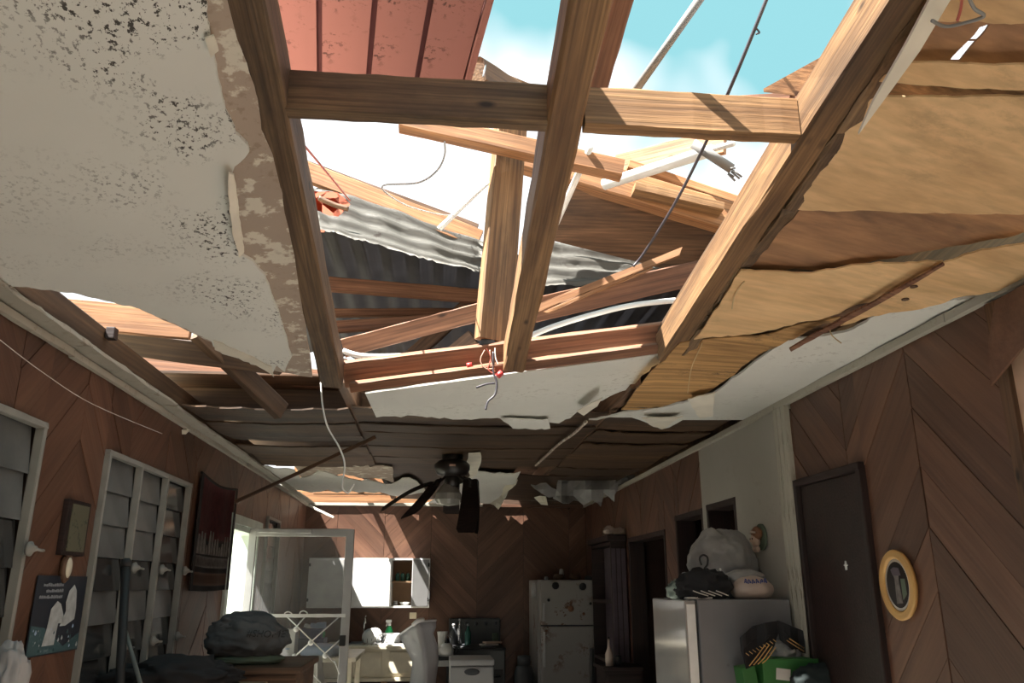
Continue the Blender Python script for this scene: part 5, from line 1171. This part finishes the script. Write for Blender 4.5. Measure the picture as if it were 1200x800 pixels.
c = P(583, 752, 8.3); tag(lathe('enamel_mug', (c.x - 0.02, 8.33, 1.048), [(0, 0), (0.03, 0), (0.032, 0.1), (0.028, 0.1), (0.026, 0.01), (0, 0.01)], 'olive', n=16), 'dull green mug at the right end of the stove', 'mug')
# white lidded bin
q0, q1 = P(527, 800, 6.9), P(579, 772, 6.9)
bi = empty('lidded_bin', ((q0.x + q1.x) / 2, 7.1, 0), 'white lidded bin with an oval handle in front of the stove', 'bin')
box('bin_body', (q0.x, 6.9, 0.0), (q1.x, 7.3, q1.z - 0.055), 'whitegrey', bi, 0.02, seg=3)
box('bin_lid', (q0.x - 0.004, 6.89, q1.z - 0.05), (q1.x + 0.004, 7.31, q1.z), 'whitegrey', bi, 0.022, seg=3)
o = lathe('oval_handle', P(553, 787, 6.895), [(0, -0.004), (0.03, -0.004), (0.034, 0.002), (0.028, 0.006), (0, 0.004)], 'tank', bi, n=24, axis=(0, -1, 0)); o.scale = (1.8, 0.75, 1)
# gas cylinder
gx = P(614, 790, 7.9)
gt = empty('gas_cylinder', (gx.x, 7.9, 0), 'dark gas cylinder standing beside the old refrigerator', 'gas cylinder')
zg = P(614, 768, 7.9).z
lathe('tank', (gx.x, 7.9, 0), [(0, 0.0), (0.085, 0.0), (0.09, 0.05), (0.09, zg - 0.15), (0.07, zg - 0.09), (0.03, zg - 0.07), (0, zg - 0.07)], 'tank', gt, n=22)
lathe('collar', (gx.x, 7.9, zg - 0.08), [(0.055, 0), (0.06, 0), (0.06, 0.08), (0.055, 0.08)], 'tank', gt, n=18); lathe('valve', (gx.x, 7.9, zg - 0.07), [(0, 0), (0.015, 0), (0.015, 0.04), (0.025, 0.045), (0.02, 0.06), (0, 0.06)], 'nail', gt, n=12)
# old refrigerator
rf = empty('old_refrigerator', (1.28, 8.0, 0), 'old white two-door refrigerator stained with rust and painted-in shade at the back wall', 'refrigerator')
q0, q1 = P(633, 679, 7.75), P(702, 679, 7.75)
zf = q0.z
box('cabinet', (q0.x - 0.02, 7.82, 0.06), (q1.x, 8.5, zf), 'rust', rf, 0.015)
zsp = P(665, 733, 7.75).z
d1_ = box('freezer_door', (q0.x, 7.75, zsp + 0.006), (q1.x, 7.815, zf - 0.004), 'rust', rf, 0.015); d2_ = box('fridge_door', (q0.x, 7.75, 0.12), (q1.x, 7.815, zsp - 0.006), 'rust', rf, 0.015)
box('seal', (q0.x + 0.01, 7.79, 0.14), (q1.x - 0.01, 7.825, zf - 0.01), 'tank', rf, 0.003)
box('kick_plate', (q0.x + 0.02, 7.85, 0.0), (q1.x - 0.02, 8.45, 0.07), 'tank', rf, 0.003)
beam('handle', (q0.x + 0.03, 7.735, zsp + 0.04), (q0.x + 0.03, 7.735, zsp + 0.2), 0.02, 0.02, 'alu', rf); beam('handle', (q0.x + 0.03, 7.735, zsp - 0.35), (q0.x + 0.03, 7.735, zsp - 0.05), 0.02, 0.02, 'alu', rf)
for i, (u, v, r, mt, lb) in enumerate(((651, 686, 0.035, 'black', 'left round black magnet on the freezer door'), (683, 687, 0.035, 'black', 'right round black magnet on the freezer door'), (669, 713, 0.03, 'hair', 'orange brown magnet in the middle of the freezer door'), (643, 703, 0.014, 'black', 'slim dark magnet on the freezer door'), (692, 707, 0.013, 'black', 'small dark magnet near the right edge of the freezer door'), (684, 719, 0.014, 'hair', 'small rusty magnet low on the freezer door'))):
    c = P(u, v, 7.748); o = lathe('magnet', c, [(0, 0), (r, 0), (r * 0.85, 0.008), (r * 0.3, 0.014), (0, 0.014)], mt, n=10, axis=(0, -1, 0)); tag(o, lb, 'magnet', 'fridge magnets')
for i, (u, h, r, mt, nm, lb) in enumerate(((640, 0.03, 0.02, 'whitegrey', 'small_jar', 'small pale jar at the left corner on the old refrigerator'), (655, 0.05, 0.06, 'dim', 'dark_basket', 'dark basket on the old refrigerator'), (658, 0.10, 0.025, 'whitegrey', 'pale_ornament', 'pale ornament rising from the clutter on the old refrigerator'), (674, 0.06, 0.06, 'dim', 'brown_bundle', 'brown bundle on the old refrigerator'), (690, 0.035, 0.04, 'tank', 'grey_dish', 'grey dish at the right corner on the old refrigerator'))):
    c = P(u, 678, 7.95 if i != 2 else 8.15); c.z = zf
    tag(lathe(nm, c, [(0, 0), (r * 0.8, 0), (r, h * 0.5), (r * 0.7, h), (r * 0.3, h * 1.05), (0, h * 1.05)], mt, n=14), lb, nm.split('_')[1])
tag(blob('hanging_rag', P(626, 692, 7.9), (0.03, 0.04, 0.07), 'whitegrey', seed=15, rough=0.25, flat=0.95), 'pale rag hanging on the left side of the old refrigerator', 'rag')
q = P(697, 760, 7.66)
tag(box('upright_board', (q.x - 0.05, 7.64, 0), (q.x + 0.05, 7.72, q.z), 'stove', None, 0.006, rot=Matrix.Rotation(0.03, 3, 'Y')), 'dark upright board leaning on the lower door of the old refrigerator', 'board')
# shelf unit in the dark corner, with bottle and ornament
hu = empty('hutch', (1.52, 7.2, 0), 'dark wooden hutch against the right wall near the old refrigerator', 'hutch')
ztop = P(720, 634, 6.8).z
for y in (6.76, 7.58): box('side_panel', (1.46, y, 0), (1.59, y + 0.02, ztop), 'dark_door', hu, 0.003)
for i in range(3): box('raised_board', (1.465 + i * 0.042, 6.752, 0.9), (1.5 + i * 0.042, 6.76, ztop - 0.06), 'curtain', hu, 0.003)
for z in (0.1, 0.98, 1.45, ztop - 0.03): box('shelf', (1.46, 6.78, z), (1.575, 7.58, z + 0.025), 'dark_door', hu, 0.003)
box('back_panel', (1.575, 6.78, 0), (1.59, 7.58, ztop), 'curtain', hu, 0.001); box('cornice', (1.43, 6.73, ztop), (1.592, 7.62, ztop + 0.05), 'dark_door', hu, 0.012)
zlc = P(716, 779, 6.5).z
lc = empty('low_cabinet', (1.45, 6.5, 0), 'low dark cabinet in front of the hutch', 'cabinet')
box('body', (1.3, 6.35, 0.03), (1.585, 6.7, zlc - 0.025), 'dark_door', lc, 0.004); box('top', (1.28, 6.33, zlc - 0.025), (1.59, 6.72, zlc), 'dark_door', lc, 0.006)
dd_ = box('door', (1.315, 6.335, 0.1), (1.57, 6.35, zlc - 0.06), 'dark_door', lc, 0.004); lathe('knob', (1.35, 6.335, 0.6), [(0, 0), (0.008, 0), (0.013, 0.012), (0, 0.018)], 'nail', dd_, n=10, axis=(0, -1, 0))
c = P(714, 770, 6.45); c.z = zlc
bo = empty('glass_bottle', c, 'pale slim-necked bottle on the low dark cabinet', 'bottle')
lathe('body', c, [(0, 0), (0.03, 0), (0.032, 0.08), (0.012, 0.13), (0.008, 0.19), (0, 0.19)], 'bread', bo, n=16); lathe('cap', c + Vector((0, 0, 0.19)), [(0, 0), (0.009, 0), (0.008, 0.015), (0, 0.016)], 'black', bo, n=10)
c = P(724, 772, 6.5); tag(lathe('round_tin', (c.x, 6.5, zlc), [(0, 0), (0.03, 0), (0.03, 0.06), (0.026, 0.066), (0, 0.066)], 'tank', n=18), 'dark round tin beside the slim-necked bottle', 'tin')
bw_ = empty('ribbon_bow', (1.5, 6.8, ztop + 0.05), 'dusty pale ribbon bow on top of the hutch', 'bow')
blob('loop', (1.47, 6.82, ztop + 0.085), (0.05, 0.03, 0.04), 'bread', bw_, seed=21, rough=0.3); blob('loop', (1.56, 6.82, ztop + 0.078), (0.06, 0.03, 0.035), 'bread', bw_, seed=22, rough=0.3); blob('knot', (1.515, 6.81, ztop + 0.075), (0.025, 0.03, 0.03), 'bread', bw_, seed=23)

# ---- newer white refrigerator near the right wall
fr = empty('grey_refrigerator', (1.36, 3.85, 0), 'grey refrigerator with glossy door piled with bags', 'refrigerator')
xf = PX(935, 700, 1.58); zf2 = P(870, 702, 3.57).z; xfr = P(817, 702, 3.57).x
box('cabinet', (xfr, 3.57, 0.05), (1.565, 4.12, zf2), 'fridge', fr, 0.012, seg=3)
box('door', (xfr - 0.055, 3.575, 0.08), (xfr - 0.006, 4.115, zf2 - 0.002), 'fridge_door', fr, 0.012, seg=3)
box('door_edge', (xfr - 0.048, 3.57, 0.10), (xfr - 0.012, 3.576, zf2 - 0.02), 'white', fr, 0.001)
box('gasket', (xfr - 0.008, 3.59, 0.1), (xfr + 0.002, 4.1, zf2 - 0.01), 'tank', fr, 0.001)
for x in (xfr + 0.05, 1.52):
    for y in (3.62, 4.07): lathe('foot', (x, y, 0), [(0, 0), (0.02, 0), (0.018, 0.05), (0, 0.05)], 'black', fr, n=10)
lathe('dent', P(853, 779, 3.572), [(0, -0.001), (0.006, -0.001), (0.006, 0.002), (0, 0.002)], 'tank', fr, n=8, axis=(0, -1, 0))
def bagat(u, v, Y, sz, mt, seed, label, name='plastic_bag', cat='bag', **kw):
    c = P(u, v, Y); c.z = zf2 + sz[2] * kw.get('flat', 0.6) + kw.pop('dz', 0)
    return tag(blob(name, c, sz, mt, seed=seed, **kw), label, cat)
bagat(846, 655, 3.95, (0.165, 0.13, 0.185), 'plasticbag', 31, 'large stuffed grey plastic bag on the grey refrigerator', flat=0.75, rough=0.15, freq=1.3, fold=-0.10, sub=5)
o = bagat(872, 668, 3.72, (0.09, 0.06, 0.035), 'plasticbag', 32, 'small pale bag lying against the large grey bag', flat=0.7, rough=0.15, dz=0.07)
bb = bagat(880, 685, 3.68, (0.095, 0.08, 0.06), 'bread', 33, 'bread bag with blue lettering on the grey refrigerator', 'bread_bag', flat=0.7, rough=0.1, freq=1.4)
rn = random.Random(9)
for i in range(6):
    u = 874 + i * 4.6; c = P(u, 681 + rn.uniform(-1, 1), 3.595)
    tube('blue_letter', [c + Vector((-0.006, 0, -0.008)), c + Vector((rn.uniform(-.006, .006), -0.002, 0.010)), c + Vector((0.006, 0, rn.uniform(-.01, .004))), c + Vector((-0.003, 0, 0))], 0.0022, 'blue', bb, n=5)
bagat(796, 686, 3.75, (0.05, 0.06, 0.05), 'greenbag', 34, 'crumpled clear greenish bag at the front corner of the grey refrigerator', flat=0.7, rough=0.3, fold=0.2)
tag(tube('bag_handle', [P(799, 677, 3.72), P(800, 672, 3.72), P(805, 672, 3.72), P(807, 678, 3.72)], 0.005, 'plasticbag', n=6), 'looped white handle of the clear greenish bag', 'handle')
gh = empty('dark_garment', P(825, 690, 3.66), 'dark striped garment on a hanger heaped on the grey refrigerator', 'garment')
c = P(824, 685, 3.68); c.z = zf2 + 0.05
blob('cloth', c, (0.12, 0.08, 0.075), 'blackcloth', gh, seed=35, rough=0.25, flat=0.66, fold=0.25)
tube('hanger_hook', [P(822, 662, 3.65), P(820, 654, 3.65), P(824, 650, 3.65), P(829, 653, 3.65), P(829, 661, 3.65), P(826, 668, 3.65), P(842, 674, 3.63)], 0.0045, 'black', gh, n=7)
for i in range(4): tube('stripe', [P(812 + i * 9, 692, 3.59), P(820 + i * 9, 695, 3.585), P(830 + i * 8, 698, 3.585)], 0.0025, 'label', gh, n=5)
lathe('button', P(844, 667, 3.6), [(0, 0), (0.006, 0), (0.004, 0.004), (0, 0.004)], 'white', gh, n=8, axis=(0, -1, 0))
tag(box('flat_carton', P(822, 701, 3.6) - Vector((0.06, 0, 0.002)), P(822, 701, 3.6) + Vector((0.05, 0.12, 0.006)), 'label', None, 0.001), 'flat pale carton under the dark garment', 'carton')

# ---- doll head plaque
dp = empty('face_plaque', PX(891, 630, XR), 'small painted girl face plaque on the white wall', 'plaque')
c = PX(890, 629, XR - 0.02)
lathe('disc', c + Vector((0.012, 0, 0)), [(0, -0.006), (0.058, -0.006), (0.062, 0), (0.055, 0.006), (0, 0.006)], 'plaster', dp, n=28, axis=(-1, 0, 0))
lathe('rim', c + Vector((0.010, 0, 0)), [(0.056, -0.004), (0.063, -0.004), (0.063, 0.006), (0.056, 0.006)], 'olive', dp, n=28, axis=(-1, 0, 0))
blob('hair', c + Vector((-0.008, 0.012, 0.016)), (0.022, 0.048, 0.034), 'hair', dp, seed=2, rough=0.08, flat=1.0)
blob('face', c + Vector((-0.014, 0.018, -0.014)), (0.022, 0.032, 0.032), 'skin', dp, seed=3, rough=0.04, flat=1.2)
tube('headband', [c + Vector((-0.026, -0.018, 0.020)), c + Vector((-0.036, 0.012, 0.024)), c + Vector((-0.026, 0.045, 0.020))], 0.0045, 'bread', dp)
blob('nose', c + Vector((-0.037, 0.022, -0.018)), (0.005, 0.005, 0.006), 'skin', dp, seed=3, rough=0.02, sub=2, flat=1.2)
for dy in (0.008, 0.034): blob('eye', c + Vector((-0.034, dy, -0.008)), (0.003, 0.005, 0.004), 'black', dp, seed=3, rough=0.02, sub=2, flat=1.2)
for dy in (-0.006, 0.026): blob('hand', c + Vector((-0.016, dy, -0.056)), (0.012, 0.011, 0.016), 'skin', dp, seed=5, rough=0.1, sub=3, flat=1.2)

# ---- oval framed photograph on the right wall
of = empty('framed_photograph', PX(1050, 685, XR), 'oval yellow wooden frame with a photograph of a white dress', 'picture frame')
c = PX(1050, 685, XR - 0.02)
def oval(name, c, prof, mt, ky, kz):
    bm = bmesh.new(); n = 40; rings = []
    for (r, d) in prof: rings.append([bm.verts.new((-d, math.cos(2*math.pi*k/n) * (ky + r), math.sin(2*math.pi*k/n) * (kz + r))) for k in range(n)])
    for i in range(len(rings) - 1):
        for k in range(n): bm.faces.new((rings[i][k], rings[i][(k+1) % n], rings[i+1][(k+1) % n], rings[i+1][k]))
    if name != 'frame': bm.faces.new(rings[-1])
    else:
        for k in range(n): bm.faces.new((rings[-1][k], rings[-1][(k+1) % n], rings[0][(k+1) % n], rings[0][k]))
    return finish(name, bm, mt, of, Matrix.Translation(c), smooth=True, world=False)
HY, HZ = 0.088, 0.098
oval('frame', c, [(-0.012, -0.015), (0.016, -0.015), (0.019, -0.004), (0.014, 0.002), (0.006, -0.002), (-0.002, 0.003), (-0.009, 0.0), (-0.012, -0.004)], 'gold', HY, HZ)
oval('mat_board', c, [(-0.010, -0.010), (-0.010, -0.006)], 'label', HY, HZ)
oval('photograph', c, [(-0.022, -0.008), (-0.022, -0.005)], 'tdark', HY, HZ)
def onr(name, pts, t, mt): return flat_poly(name, [(-p[0], p[1]) for p in pts], c + Vector((0.008 - t, 0, 0)), (0, -1, 0), (0, 0, 1), 0.0008, mt, of)
onr('printed_dress', [(-.020, -.06), (.016, -.062), (.014, -.02), (.012, .02), (.018, .035), (-.016, .036), (-.012, .015), (-.016, -.02)], 0.003, 'twhite'); onr('printed_bouquet', [(-.03, .03), (.02, .03), (.03, .05), (.01, .058), (-.02, .056)], 0.0036, 'curtain')
onr('printed_leaves', [(-.052, -.03), (-.026, -.05), (-.024, 0.02), (-.05, .02)], 0.0032, 'olive')

# ---- green box with striped bag, dark cloth
yg = 3.42; zgb = P(900, 800, yg).z - 0.25
gb = empty('green_box', P(910, 800, yg), 'green cardboard box with a white label near the brown door', 'box')
a = P(893, 772, yg); b = P(975, 772, yg)
box('carton', (a.x, yg, 0.9), (b.x - 0.02, yg + 0.13, a.z), 'greenbox', gb, 0.005)
box('lid_flap', (a.x - 0.06, yg + 0.02, 0.92), (a.x - 0.002, yg + 0.12, a.z - 0.03), 'greenbox', gb, 0.005, rot=Matrix.Rotation(-0.12, 3, 'Y'))
c = P(918, 790, yg - 0.002); box('address_label', c - Vector((0.03, 0.001, 0.022)), c + Vector((0.03, 0.001, 0.022)), 'label', gb, 0.0005, rot=Matrix.Rotation(0.12, 3, 'Y'))
bs = empty('side_bench', (1.2, 3.1, 0), 'plain wooden stand under the green box', 'stand')
box('top', (a.x - 0.12, yg - 0.12, 0.86), (1.56, yg + 0.14, 0.9), 'dim', bs, 0.005)
for x in (a.x - 0.08, 1.52):
    for y in (yg - 0.08, yg + 0.11): beam('leg', (x, y, 0), (x, y, 0.86), 0.04, 0.04, 'dim', bs)
zz = a.z
sg = empty('striped_bag', P(905, 770, yg + 0.1), 'black and gold striped bag sticking out of the green box', 'bag')
for k, (pts, Y) in enumerate((([(868, 762), (884, 748), (912, 742), (908, 756), (892, 776), (874, 784)], yg + 0.02), ([(912, 741), (944, 754), (946, 766), (930, 762), (914, 750)], yg + 0.08))):
    sheet('cloth_panel', rag(pts, 0.5, 6, 110 + k), lambda u, v, Y=Y: P(u, v, Y + 0.02 * math.sin(u * 0.25)), 0.05, 'blackcloth', sg, cell=8)
for i in range(4):
    tube('gold_stripe', [P(897 + i * 4, 755 + i, yg + 0.0), P(886 + i * 4.5, 770 + i * 0.5, yg + 0.0), P(878 + i * 5, 780 - i, yg + 0.0)], 0.0022, 'gold', sg, n=5)
for i in range(9):
    tube('gold_stripe', [P(874 + i * 4, 765 - i * 2, yg + 0.0), P(878 + i * 4, 768 - i * 2, yg + 0.0)], 0.0016, 'gold', sg, n=5)
for i in range(2): tube('gold_stripe', [P(922 + i * 3, 750 - i * 2, yg + 0.05), P(942, 763 - i * 4, yg + 0.05)], 0.0022, 'gold', sg, n=5)
o = blob('clear_bag', P(919, 764, yg + 0.14), (0.06, 0.06, 0.05), 'plasticbag', seed=41, rough=0.25, flat=0.9, fold=0.15); tag(o, 'crumpled clear plastic bag inside the green box', 'bag')
c = P(958, 797, yg - 0.05)
tag(blob('dark_green_cloth', Vector((c.x, c.y, c.z - 0.0)), (0.11, 0.045, 0.06), 'darkgreen', seed=43, rough=0.2, flat=0.9, fold=0.15), 'dark cloth heap leaning on the front of the green box', 'cloth')
tag(box('cloth_support', (c.x - 0.1, yg - 0.09, 0.9), (c.x + 0.1, yg - 0.005, c.z - 0.05), 'stove', None, 0.005), 'dark box under the cloth heap before the green box', 'box')
